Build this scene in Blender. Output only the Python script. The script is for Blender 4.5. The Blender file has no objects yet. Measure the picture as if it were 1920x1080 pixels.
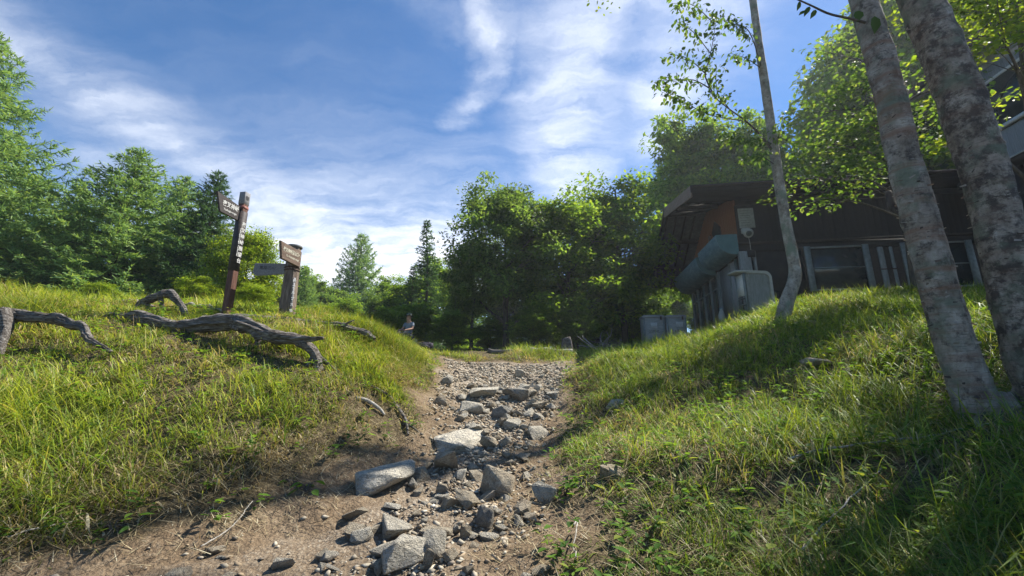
import bpy, bmesh, math, random
import numpy as np
from mathutils import Vector, Matrix
R_ = math.radians
SC = bpy.context.scene
COL = SC.collection

# ------------------------------------------------------------------ camera
HAZE = 0.0009
FPX, PITCH = 780.0, R_(13.0)
cam_d = bpy.data.cameras.new("camera"); cam = bpy.data.objects.new("camera", cam_d); COL.objects.link(cam)
cam_d.sensor_width = 36.0; cam_d.lens = FPX / 1920 * 36.0; cam_d.clip_start = 0.05; cam_d.clip_end = 3000
cam.location = (0, 0, 0); cam.rotation_euler = (R_(90) + PITCH, 0, 0)
SC.camera = cam
CP, SP = math.cos(PITCH), math.sin(PITCH)

def ray(u, v):
    a, b = (u - 960) / FPX, (540 - v) / FPX
    return np.array([a, CP - b * SP, SP + b * CP])

def P(u, v, Y):
    d = ray(u, v); return d * (Y / d[1])

def mpp(u, v, Y):                 # metres per photo pixel at that spot
    return Y / ray(u, v)[1] / FPX

# ------------------------------------------------------------------ sun and sky
SUN_AZ, SUN_EL = R_(60), R_(50)   # azimuth to the right of the view axis (+Y)
sd = np.array([math.sin(SUN_AZ) * math.cos(SUN_EL), math.cos(SUN_AZ) * math.cos(SUN_EL), math.sin(SUN_EL)])
sl = bpy.data.lights.new("sun", 'SUN'); sl.energy = 5.0; sl.angle = R_(0.6); sl.color = (1.0, 0.94, 0.84)
so = bpy.data.objects.new("sun", sl); COL.objects.link(so)
so.rotation_euler = Vector(sd).to_track_quat('Z', 'Y').to_euler()

W = bpy.data.worlds.new("World"); SC.world = W; W.use_nodes = True
nt = W.node_tree; nt.nodes.clear()
def N(t, tree=None, **kw):
    n = (tree or nt).nodes.new(t)
    for k, v in kw.items(): setattr(n, k, v)
    return n
def L(a, b, tree=None): (tree or nt).links.new(a, b)
def MA(op, a, b=None, tree=None, clamp=False):
    n = N('ShaderNodeMath', tree, operation=op); n.use_clamp = clamp
    for i, x in enumerate((a, b)):
        if x is None: continue
        if isinstance(x, (int, float)): n.inputs[i].default_value = x
        else: L(x, n.inputs[i], tree)
    return n.outputs[0]
def VM(op, a, b=None, scale=None, tree=None):
    n = N('ShaderNodeVectorMath', tree, operation=op)
    for i, x in enumerate((a, b)):
        if x is None: continue
        if isinstance(x, (tuple, list)): n.inputs[i].default_value = x
        else: L(x, n.inputs[i], tree)
    if scale is not None:
        if isinstance(scale, (int, float)): n.inputs['Scale'].default_value = scale
        else: L(scale, n.inputs['Scale'], tree)
    return n.outputs['Value'] if op in ('DOT_PRODUCT', 'LENGTH') else n.outputs[0]

sky = N('ShaderNodeTexSky', sky_type='NISHITA'); sky.sun_disc = False
sky.sun_elevation = SUN_EL; sky.sun_rotation = SUN_AZ
sky.altitude = 1700; sky.air_density = 1.0; sky.dust_density = 0.4; sky.ozone_density = 2.2
tc = N('ShaderNodeTexCoord'); sx = N('ShaderNodeSeparateXYZ'); L(tc.outputs['Generated'], sx.inputs[0])
zz = MA('ADD', MA('MAXIMUM', sx.outputs[2], 0.0), 0.2)
cb = N('ShaderNodeCombineXYZ'); L(MA('DIVIDE', sx.outputs[0], zz), cb.inputs[0]); L(MA('DIVIDE', sx.outputs[1], zz), cb.inputs[1])
PV = cb.outputs[0]
def sp(u, v):
    d = ray(u, v); d = d / np.linalg.norm(d); return (d[0] / (d[2] + .2), d[1] / (d[2] + .2), 0.0)
wn = N('ShaderNodeTexNoise'); wn.inputs['Scale'].default_value = 2.4; wn.inputs['Detail'].default_value = 7; L(PV, wn.inputs['Vector'])
warp = VM('SCALE', VM('SUBTRACT', wn.outputs['Color'], (.5, .5, .5)), scale=0.26)
wn2 = N('ShaderNodeTexNoise'); wn2.inputs['Scale'].default_value = 9.0; wn2.inputs['Detail'].default_value = 8; wn2.inputs['Roughness'].default_value = .65; L(PV, wn2.inputs['Vector'])
PW = VM('ADD', VM('ADD', PV, warp), VM('SCALE', VM('SUBTRACT', wn2.outputs['Color'], (.5, .5, .5)), scale=0.11))
def capsule(a, b, w, amp):
    ax, bx_ = sp(*a), sp(*b)
    ab = tuple(np.subtract(bx_, ax)); l2 = sum(c * c for c in ab)
    pa = VM('SUBTRACT', PW, ax)
    t = MA('DIVIDE', VM('DOT_PRODUCT', pa, ab), l2, clamp=True)
    d = VM('LENGTH', VM('SUBTRACT', pa, VM('SCALE', ab, scale=t)))
    e = MA('DIVIDE', d, w); return MA('MULTIPLY', MA('EXPONENT', MA('MULTIPLY', MA('MULTIPLY', e, e), -1.0)), amp)
caps = [capsule((-40, 30), (260, 230), .13, .60), capsule((260, 250), (600, 400), .15, .60), capsule((520, 400), (740, 440), .26, .90), capsule((560, 500), (800, 500), .60, 1.25),
        capsule((890, -60), (932, 70), .055, .72), capsule((932, 90), (850, 215), .045, .72), capsule((1000, -80), (960, 40), .07, .35),
        capsule((1130, -60), (1060, 180), .14, .72), capsule((1060, 180), (1070, 340), .16, .75), capsule((1240, -40), (1230, 260), .16, .55), capsule((700, -60), (860, 40), .05, .25), capsule((210, 320), (330, 300), .10, .45)]
msk = caps[0]
for c in caps[1:]: msk = MA('MAXIMUM', msk, c)
# streaky detail, thinning the cloud into wisps
mp = N('ShaderNodeMapping'); L(PW, mp.inputs[0]); mp.inputs['Rotation'].default_value = (0, 0, R_(32)); mp.inputs['Scale'].default_value = (1.5, 6.5, 1)
n1 = N('ShaderNodeTexNoise'); n1.inputs['Scale'].default_value = 1.5; n1.inputs['Detail'].default_value = 9; n1.inputs['Roughness'].default_value = .6
L(mp.outputs[0], n1.inputs['Vector'])
n2 = N('ShaderNodeTexNoise'); n2.inputs['Scale'].default_value = 3.2; n2.inputs['Detail'].default_value = 9; n2.inputs['Roughness'].default_value = .62; L(PW, n2.inputs['Vector'])
det = MA('ADD', MA('MULTIPLY', n1.outputs[0], .6), MA('MULTIPLY', n2.outputs[0], .4))
det = MA('MULTIPLY', MA('SUBTRACT', det, .33), 2.7, clamp=True)
thin = MA('MULTIPLY', MA('MULTIPLY', det, det), .05)                 # a thin veil everywhere
cover = MA('ADD', MA('MULTIPLY', msk, MA('ADD', MA('MULTIPLY', det, 1.15), .10)), thin, clamp=True)
hs = N('ShaderNodeHueSaturation'); hs.inputs['Saturation'].default_value = 1.26; hs.inputs['Value'].default_value = .60; L(sky.outputs[0], hs.inputs['Color'])
mix = N('ShaderNodeMix', data_type='RGBA'); L(cover, mix.inputs[0]); L(hs.outputs[0], mix.inputs[6])
mix.inputs[7].default_value = (4.3, 4.45, 4.75, 1)
bg = N('ShaderNodeBackground'); bg.inputs[1].default_value = 0.14; L(mix.outputs[2], bg.inputs[0])
wo = N('ShaderNodeOutputWorld'); L(bg.outputs[0], wo.inputs[0])

VS = SC.view_settings; VS.view_transform = 'Standard'; VS.look = 'None'; VS.exposure = 1.12; VS.gamma = 1.0; VS.use_curve_mapping = False
CY = SC.cycles
CY.use_denoising = True; CY.max_bounces = 7; CY.diffuse_bounces = 4; CY.glossy_bounces = 3; CY.transmission_bounces = 5; CY.transparent_max_bounces = 6
CY.volume_bounces = 0; CY.sample_clamp_indirect = 6.0
try: CY.denoiser = 'OPENIMAGEDENOISE'
except Exception: pass

# ------------------------------------------------------------------ numpy noise
def _h(ix, iy, iz, s):
    n = (ix.astype(np.int64) * 374761393 + iy.astype(np.int64) * 668265263 + iz.astype(np.int64) * 2147483647 + s * 974634777) & 0xFFFFFFFF
    n = ((n ^ (n >> 13)) * 1274126177) & 0xFFFFFFFF
    n = ((n ^ (n >> 16)) * 2246822519) & 0xFFFFFFFF
    return ((n ^ (n >> 15)) & 0xFFFFFF) / float(0xFFFFFF)
def vn(p, s=0):
    p = np.asarray(p, float)
    if p.shape[-1] == 2: p = np.concatenate([p, np.zeros(p.shape[:-1] + (1,))], -1)
    i = np.floor(p); f = p - i; f = f * f * (3 - 2 * f)
    x, y, z = i[..., 0], i[..., 1], i[..., 2]; fx, fy, fz = f[..., 0], f[..., 1], f[..., 2]
    r = 0
    for a in (0, 1):
        for b in (0, 1):
            for c in (0, 1):
                w = (fx if a else 1 - fx) * (fy if b else 1 - fy) * (fz if c else 1 - fz)
                r = r + w * _h(x + a, y + b, z + c, s)
    return r * 2 - 1
def fbm(p, o=4, s=0, g=.5):
    p = np.asarray(p, float); r = 0; a = 1
    for k in range(o): r = r + a * vn(p * 2 ** k + 17.3 * k, s + k); a *= g
    return r
def sstep(a, b, x): t = np.clip((x - a) / (b - a), 0, 1); return t * t * (3 - 2 * t)

# ------------------------------------------------------------------ terrain
PIX = [ # (u, v, distance): the trail
 (780,1080,3.45),(860,950,4.5),(905,850,6.0),(930,790,7.2),(945,740,8.8),(950,705,10.6),(950,684,12.2),(950,668,14.6),(950,657,18),
 (840,690,11.2),(1060,690,11.6),(830,740,8.6),
 # foot of the left bank
 (0,1062,3.5),(250,1022,3.75),(480,968,4.25),(640,890,5.15),(760,812,6.5),(812,750,8.2),
 # left bank face and crest
 (0,900,4.2),(100,850,4.5),(300,820,4.9),(500,800,5.4),(650,760,6.4),(760,715,7.8),(300,740,5.5),(60,740,5.2),(560,720,6.2),
 (0,660,6.0),(150,650,6.2),(400,664,6.6),(590,676,7.0),(0,575,8.6),(200,578,8.6),(430,590,8.4),(540,598,9.0),(680,622,9.2),(760,660,9.6),(800,680,10.2),
 (775,658,14.5),
 # foot of the right bank
 (1085,1080,3.35),(1045,960,4.35),(1028,865,5.8),(1050,770,7.9),(1075,700,11.2),
 # right bank face and crest
 (1250,1000,3.5),(1450,1000,3.3),(1650,1000,3.1),(1860,1000,2.8),(1200,880,4.7),(1400,870,4.4),(1600,860,4.1),(1850,800,3.9),
 (1180,748,7.4),(1300,748,6.8),(1500,730,6.2),(1700,700,5.6),(1110,690,10.0),(1180,672,11.2),(1260,655,11.6),(1300,642,11.8),(1400,606,11.4),(1500,578,11.0),(1600,562,10.6),(1720,552,10.2),(1860,566,9.2),
 (1235,648,18),(1300,640,15)]
CTL = [tuple(P(*p)) for p in PIX] + [
 (0,1.5,-1.62),(0,-2,-2.0),(0,-6,-2.6),(-3.5,0,-1.35),(-6,2,-.35),(-7,-4,-1.2),(2.2,0.5,-1.25),(4.5,0.5,-.35),(6,-4,-1.0),(7.5,3,.55),(11,4,1.5),
 (-12,9,2.0),(-10,14,1.8),(-4,14,1.35),(-16,22,1.9),(-6,22,1.5),(-8,31,1.7),(0,26,1.75),(8,31,2.5),(16,31,3.0),(9,15.5,2.35),(10,20,2.35),(14,13,2.5),(17,20,2.6),(17,8,2.4),(5,22,1.9),(-16,-4,0),(17,-4,1.2),(-12,4,1.2),(-16,12,2.2)]
CTL = np.array(CTL)
def _tps():
    n = len(CTL); d = np.hypot(CTL[:, None, 0] - CTL[None, :, 0], CTL[:, None, 1] - CTL[None, :, 1])
    K = np.where(d > 0, d * d * np.log(d + 1e-9), 0) + np.eye(n) * 0.35
    Q = np.c_[np.ones(n), CTL[:, :2]]; A = np.block([[K, Q], [Q.T, np.zeros((3, 3))]])
    return np.linalg.solve(A, np.r_[CTL[:, 2], 0, 0, 0])
TW = _tps()
_L = np.array([P(u, v, Y) for u, v, Y in [(0,1062,3.5),(250,1022,3.75),(480,968,4.25),(640,890,5.15),(760,812,6.5),(812,750,8.2),(830,695,11.0),(832,684,12.4)]])
_Rr = np.array([P(u, v, Y) for u, v, Y in [(1085,1080,3.35),(1045,960,4.35),(1028,865,5.8),(1050,770,7.9),(1068,715,10.4),(1075,690,12.4)]])
def xl(y): return np.interp(y, np.r_[0, _L[:, 1], 14], np.r_[-4.6, _L[:, 0], _L[-1, 0] - .6])
def xr(y): return np.interp(y, np.r_[0, _Rr[:, 1], 14], np.r_[.35, _Rr[:, 0], _Rr[-1, 0] + .3])
def inside(x, y):                 # >0 on the trail, metres from its edge
    n = fbm(np.stack([x * 1.3, y * 1.3], -1), 3, 5) * .22
    s = np.minimum(x - xl(y), xr(y) - x) + n
    return np.where(y > 12.6, np.minimum(s, 12.8 - y), s)
def Hs(x, y):
    x = np.asarray(x, float); y = np.asarray(y, float); sh = np.broadcast(x, y).shape
    x = np.clip(np.broadcast_to(x, sh), -17, 18).ravel(); y = np.clip(np.broadcast_to(y, sh), -6, 32).ravel()
    z = TW[-3] + TW[-2] * x + TW[-1] * y
    for i in range(len(CTL)):
        d2 = (x - CTL[i, 0]) ** 2 + (y - CTL[i, 1]) ** 2; z = z + TW[i] * .5 * d2 * np.log(d2 + 1e-12)
    return z.reshape(sh)
def H(x, y):
    x = np.asarray(x, float); y = np.asarray(y, float)
    z = Hs(x, y); p = np.stack(np.broadcast_arrays(x, y), -1); s = inside(x, y)
    g = sstep(-.1, -.8, s)
    z = z + g * (fbm(p * 1.1, 4, 2) * .07 + .05) + (1 - g) * (fbm(p * 2.2, 4, 9) * .05 - .03 * sstep(0, .5, s))
    return z
def H1(x, y): return float(H(np.array([x]), np.array([y]))[0])
def G(u, v, y0=2.2, y1=30.):       # pixel -> ground
    d = ray(u, v); ys = np.linspace(y0, y1, 1400); p = d[None] * (ys / d[1])[:, None]
    hit = np.nonzero(p[:, 2] < H(p[:, 0], p[:, 1]))[0]
    k = hit[0] if len(hit) else len(ys) - 1
    return p[k]

# ------------------------------------------------------------------ object helpers
def tag(o, label=None, cat=None, group=None, kind=None):
    for k, v in (('label', label), ('category', cat), ('group', group), ('kind', kind)):
        if v: o[k] = v
    return o
def link(name, me, mat=None, parent=None, smooth=False):
    o = bpy.data.objects.new(name, me); COL.objects.link(o)
    if mat is not None and len(me.materials) == 0: me.materials.append(mat)
    if smooth and len(me.polygons): me.polygons.foreach_set('use_smooth', np.ones(len(me.polygons), bool))
    if parent is not None: o.parent = parent
    return o
def empty(name, loc, rz=0.0):
    o = bpy.data.objects.new(name, None); COL.objects.link(o); o.location = loc; o.rotation_euler = (0, 0, rz); o.empty_display_size = .2
    return o
def mesh_np(name, V, F, col=None):
    """V (n,3), F (m,k) with one k; col (n,3) vertex colour"""
    V = np.ascontiguousarray(V, np.float32); F = np.ascontiguousarray(F, np.int32); k = F.shape[1]; m = len(F)
    me = bpy.data.meshes.new(name); me.vertices.add(len(V)); me.vertices.foreach_set('co', V.ravel())
    me.loops.add(m * k); me.loops.foreach_set('vertex_index', F.ravel())
    me.polygons.add(m); me.polygons.foreach_set('loop_start', np.arange(0, m * k, k, dtype=np.int32)); me.polygons.foreach_set('loop_total', np.full(m, k, np.int32))
    if col is not None:
        a = me.attributes.new('Col', 'FLOAT_COLOR', 'POINT')
        a.data.foreach_set('color', np.c_[col, np.ones(len(col))].astype(np.float32).ravel())
    me.update(calc_edges=True); return me
def merge(parts):
    V, F, n = [], [], 0
    for v, f in parts: V.append(v); F.append(np.asarray(f) + n); n += len(v)
    return np.concatenate(V), np.concatenate(F)
def boxvf(lo, hi):
    x0, y0, z0 = lo; x1, y1, z1 = hi
    V = np.array([(x0,y0,z0),(x1,y0,z0),(x1,y1,z0),(x0,y1,z0),(x0,y0,z1),(x1,y0,z1),(x1,y1,z1),(x0,y1,z1)], float)
    return V, np.array([(0,3,2,1),(4,5,6,7),(0,1,5,4),(1,2,6,5),(2,3,7,6),(3,0,4,7)])
def bevel_me(me, w, seg=1):
    bm = bmesh.new(); bm.from_mesh(me); bmesh.ops.bevel(bm, geom=bm.edges[:], offset=w, segments=seg, affect='EDGES', profile=.7)
    bm.to_mesh(me); bm.free(); return me
def box(name, lo, hi, mat, parent=None, bev=0.0):
    me = mesh_np(name, *boxvf(lo, hi))
    if bev: bevel_me(me, bev)
    return link(name, me, mat, parent)
def prism(name, poly, axis, a0, a1, mat, parent=None, bev=0.0):
    """poly: 2-D outline in the plane across axis ('x': (y,z), 'y': (x,z), 'z': (x,y)), extruded from a0 to a1"""
    n = len(poly)
    def p3(q, a): return {'x': (a, q[0], q[1]), 'y': (q[0], a, q[1]), 'z': (q[0], q[1], a)}[axis]
    bm = bmesh.new(); A = [bm.verts.new(p3(q, a0)) for q in poly]; B = [bm.verts.new(p3(q, a1)) for q in poly]
    bm.faces.new(A); bm.faces.new(B[::-1])
    for i in range(n): bm.faces.new((A[i], B[i], B[(i + 1) % n], A[(i + 1) % n]))
    bmesh.ops.recalc_face_normals(bm, faces=bm.faces[:])
    if bev: bmesh.ops.bevel(bm, geom=bm.edges[:], offset=bev, segments=1, affect='EDGES')
    me = bpy.data.meshes.new(name); bm.to_mesh(me); bm.free(); return link(name, me, mat, parent)
def catmull(pts, n):
    p = np.asarray(pts, float); p = np.concatenate([2 * p[:1] - p[1:2], p, 2 * p[-1:] - p[-2:-1]])
    k = len(p) - 3; t = np.linspace(0, k - 1e-6, n); i = t.astype(int); f = (t - i)[:, None]
    a, b, c, d = p[i], p[i + 1], p[i + 2], p[i + 3]
    return .5 * (2 * b + (c - a) * f + (2 * a - 5 * b + 4 * c - d) * f ** 2 + (3 * b - a - 3 * c + d) * f ** 3)
def tube(pts, rad, ns=8, cap=True, rough=0.0, groove=0.0, seed=0, fq=6.0):
    p = np.asarray(pts, float); n = len(p); rad = np.broadcast_to(np.asarray(rad, float), (n,))
    t = np.gradient(p, axis=0); t /= np.linalg.norm(t, axis=1)[:, None] + 1e-9
    ref = np.array([0, 0, 1.0]) if abs(t[0, 2]) < .9 else np.array([1.0, 0, 0])
    u = np.empty_like(p); c = ref
    for i in range(n):
        c = c - t[i] * c.dot(t[i]); c = c / (np.linalg.norm(c) + 1e-9); u[i] = c
    w = np.cross(t, u); a = np.linspace(0, 2 * np.pi, ns, endpoint=False)
    ca, sa = np.cos(a), np.sin(a)
    rr = np.repeat(rad[:, None], ns, 1)
    s = np.r_[0, np.cumsum(np.linalg.norm(np.diff(p, axis=0), axis=1))]
    if rough or groove:
        q = np.stack([np.repeat(ca[None], n, 0) * 1.2, np.repeat(sa[None], n, 0) * 1.2, np.repeat(s[:, None], ns, 1) * fq * .35], -1)
        g = np.stack([np.repeat(ca[None], n, 0) * 4, np.repeat(sa[None], n, 0) * 4, np.repeat(s[:, None], ns, 1) * .8], -1)
        rr = rr * (1 + rough * fbm(q * 1.6, 3, seed) + groove * fbm(g, 2, seed + 7))
    V = p[:, None] + rr[..., None] * (ca[None, :, None] * u[:, None] + sa[None, :, None] * w[:, None]); V = V.reshape(-1, 3)
    i, j = np.meshgrid(np.arange(n - 1), np.arange(ns), indexing='ij'); j2 = (j + 1) % ns
    F = np.stack([i * ns + j, i * ns + j2, (i + 1) * ns + j2, (i + 1) * ns + j], -1).reshape(-1, 4)
    if cap:
        V = np.concatenate([V, p[:1], p[-1:]]); b, e = n * ns, n * ns + 1; jj = np.arange(ns); k2 = (jj + 1) % ns
        F = np.concatenate([F, np.stack([jj, np.full(ns, b), np.full(ns, b), k2], -1)[:, [0, 1, 3, 3]][:, :4], np.stack([(n - 1) * ns + jj, (n - 1) * ns + k2, np.full(ns, e), np.full(ns, e)], -1)])
    return V, F
def fixquads(me):
    bm = bmesh.new(); bm.from_mesh(me); bmesh.ops.dissolve_degenerate(bm, dist=1e-6, edges=bm.edges[:]); bm.to_mesh(me); bm.free(); return me
def tube_me(name, V, F):
    """tubes hold quads whose caps repeat a corner: write them as triangles"""
    T = np.concatenate([F[:, [0, 1, 2]], F[:, [0, 2, 3]]]); ok = (T[:, 0] != T[:, 1]) & (T[:, 1] != T[:, 2]) & (T[:, 0] != T[:, 2])
    return mesh_np(name, V, T[ok])
def tubes(name, lst, mat, parent=None, ns=8, smooth=True, **kw):
    me = tube_me(name, *merge([tube(p, r, ns, **kw) for p, r in lst])); return link(name, me, mat, parent, smooth)

# ------------------------------------------------------------------ materials
def base_mat(name):
    m = bpy.data.materials.new(name); m.use_nodes = True; t = m.node_tree
    return m, t, t.nodes['Principled BSDF'], t.nodes['Material Output']
def ramp(t, fac, stops):
    r = N('ShaderNodeValToRGB', t); e = r.color_ramp.elements
    while len(e) < len(stops): e.new(.5)
    for k, (p, c) in enumerate(stops): e[k].position = p; e[k].color = (*c, 1)
    L(fac, r.inputs[0], t); return r.outputs[0]
def noise(t, vec, scale, detail=6, rough=.55, dist=0.0):
    n = N('ShaderNodeTexNoise', t); n.inputs['Scale'].default_value = scale; n.inputs['Detail'].default_value = detail
    n.inputs['Roughness'].default_value = rough; n.inputs['Distortion'].default_value = dist
    if vec is not None: L(vec, n.inputs['Vector'], t)
    return n.outputs[0]
def coords(t, kind='Object', scale=(1, 1, 1), rnd=False):
    c = N('ShaderNodeTexCoord', t); v = c.outputs[kind]
    if rnd:
        oi = N('ShaderNodeObjectInfo', t); cm = VM('SCALE', oi.outputs['Location'], scale=3.7, tree=t); v = VM('ADD', v, cm, tree=t)
    mpn = N('ShaderNodeMapping', t); mpn.inputs['Scale'].default_value = scale; L(v, mpn.inputs[0], t); return mpn.outputs[0]
def bump(t, h, b, strength=.5, dist=.02):
    n = N('ShaderNodeBump', t); n.inputs['Strength'].default_value = strength; n.inputs['Distance'].default_value = dist
    L(h, n.inputs['Height'], t); L(n.outputs[0], b.inputs['Normal'], t)
def mixc(t, fac, a, b, mode='MIX'):
    m = N('ShaderNodeMix', t, data_type='RGBA', blend_type=mode)
    if isinstance(fac, (int, float)): m.inputs[0].default_value = fac
    else: L(fac, m.inputs[0], t)
    for i, x in ((6, a), (7, b)):
        if isinstance(x, tuple): m.inputs[i].default_value = (*x, 1)
        else: L(x, m.inputs[i], t)
    return m.outputs[2]
def pm(name, stops, scale=4, rough=.75, bs=.4, bd=.01, stretch=(1, 1, 1), detail=7, spec=.3, rnd=False, metal=0.0, kind='Object', dist=0.0, fine=None):
    m, t, b, o = base_mat(name); v = coords(t, kind, stretch, rnd)
    f = noise(t, v, scale, detail, .6, dist); c = ramp(t, f, stops)
    if fine:
        f2 = noise(t, v, scale * fine[0], 5); c = mixc(t, fine[1], c, ramp(t, f2, [(.3, (.35,) * 3), (.7, (1.0,) * 3)]), 'MULTIPLY'); h = MA('ADD', f, MA('MULTIPLY', f2, .5, t), t)
    else: h = f
    L(c, b.inputs['Base Color'], t); b.inputs['Roughness'].default_value = rough; b.inputs['Specular IOR Level'].default_value = spec; b.inputs['Metallic'].default_value = metal
    if bs: bump(t, h, b, bs, bd)
    return m
def rock_mat(name, stops, lichen=.5):
    m, t, b, o = base_mat(name); v = coords(t, 'Object', (1, 1, 1), True)
    g = N('ShaderNodeTexCoord', t).outputs['Object']; f = noise(t, v, 2.6, 11, .62, .3); c = ramp(t, f, stops)
    f2 = noise(t, v, 16, 8, .65); c = mixc(t, .4, c, ramp(t, f2, [(.30, (.66,) * 3), (.55, (1.0,) * 3)]), 'MULTIPLY')
    vein = noise(t, coords(t, 'Object', (1, 3.5, 1.4), True), 3.0, 7, .6, 1.2); c = mixc(t, MA('MULTIPLY', MA('LESS_THAN', MA('ABSOLUTE', MA('SUBTRACT', vein, .5, t), None, t), .018, t), .6, t), c, (.10, .09, .08))
    li = noise(t, VM('ADD', v, (7, 2, 4), tree=t), 4.5, 8, .7); c = mixc(t, MA('MULTIPLY', MA('MULTIPLY', MA('SUBTRACT', li, .60, t), 12, t, clamp=True), lichen, t), c, (.19, .20, .15))
    z = N('ShaderNodeSeparateXYZ', t); L(g, z.inputs[0], t)
    so_ = MA('MULTIPLY', MA('ADD', MA('SUBTRACT', -.05, z.outputs[2], t), MA('MULTIPLY', MA('SUBTRACT', f2, .5, t), .9, t), t), 5.0, t, clamp=True); c = mixc(t, MA('MULTIPLY', so_, .6, t), c, (.22, .165, .11))
    L(c, b.inputs['Base Color'], t); b.inputs['Roughness'].default_value = .92; b.inputs['Specular IOR Level'].default_value = .2
    bump(t, MA('ADD', MA('MULTIPLY', f, .8, t), MA('MULTIPLY', f2, .7, t), t), b, 1.0, .10); return m
def leaf_mat(name, trans=.45, rough=.5, tint=(1.25, 1.15, .55), spec=.25):
    m, t, b, o = base_mat(name)
    a = N('ShaderNodeAttribute', t, attribute_name='Col'); c = a.outputs['Color']
    L(c, b.inputs['Base Color'], t); b.inputs['Roughness'].default_value = rough; b.inputs['Specular IOR Level'].default_value = spec
    tr = N('ShaderNodeBsdfTranslucent', t); L(mixc(t, 1.0, c, tint, 'MULTIPLY'), tr.inputs[0], t)
    ms = N('ShaderNodeMixShader', t); ms.inputs[0].default_value = trans; L(b.outputs[0], ms.inputs[1], t); L(tr.outputs[0], ms.inputs[2], t); L(ms.outputs[0], o.inputs[0], t)
    return m
MT = {}
MT['leaf'] = leaf_mat('broad_leaf', .56, .55, (1.35, 1.2, .5), .12); MT['needle'] = leaf_mat('conifer_needle', .42, .55, (1.25, 1.2, .6)); MT['grass'] = leaf_mat('grass_blade', .42, .5, (1.25, 1.15, .5))
MT['twigs'] = None; MT['straw'] = leaf_mat('dry_straw', .25, .7, (1.1, 1.0, .8), .15)
MT['bark'] = pm('bark', [(.3, (.035, .028, .022)), (.6, (.11, .09, .07)), (.8, (.19, .165, .135))], 5, .9, .9, .02, (3, 3, .7), rnd=True)
MT['deadwood'] = pm('deadwood', [(.30, (.035, .028, .023)), (.43, (.13, .11, .092)), (.56, (.29, .265, .24)), (.72, (.50, .475, .445))], 5.5, .9, 1.0, .05, (.7, 7, 7), detail=10, rnd=True, fine=(4, .75), dist=.4)
MT['palewood'] = pm('palewood', [(.3, (.20, .18, .155)), (.6, (.42, .40, .36)), (.8, (.55, .53, .49))], 5, .85, .7, .01, (1, 3, 3), fine=(4, .5), rnd=True)
MT['rock'] = rock_mat('rock', [(.25, (.37, .335, .27)), (.45, (.50, .46, .375)), (.60, (.57, .53, .44)), (.75, (.62, .58, .485))])
MT['rock_warm'] = rock_mat('rock_warm', [(.25, (.25, .195, .135)), (.45, (.40, .34, .25)), (.60, (.50, .44, .335)), (.75, (.58, .52, .41))], .3)
MT['rock_dark'] = rock_mat('rock_dark', [(.28, (.18, .165, .14)), (.5, (.30, .28, .24)), (.72, (.42, .395, .335))])

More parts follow.
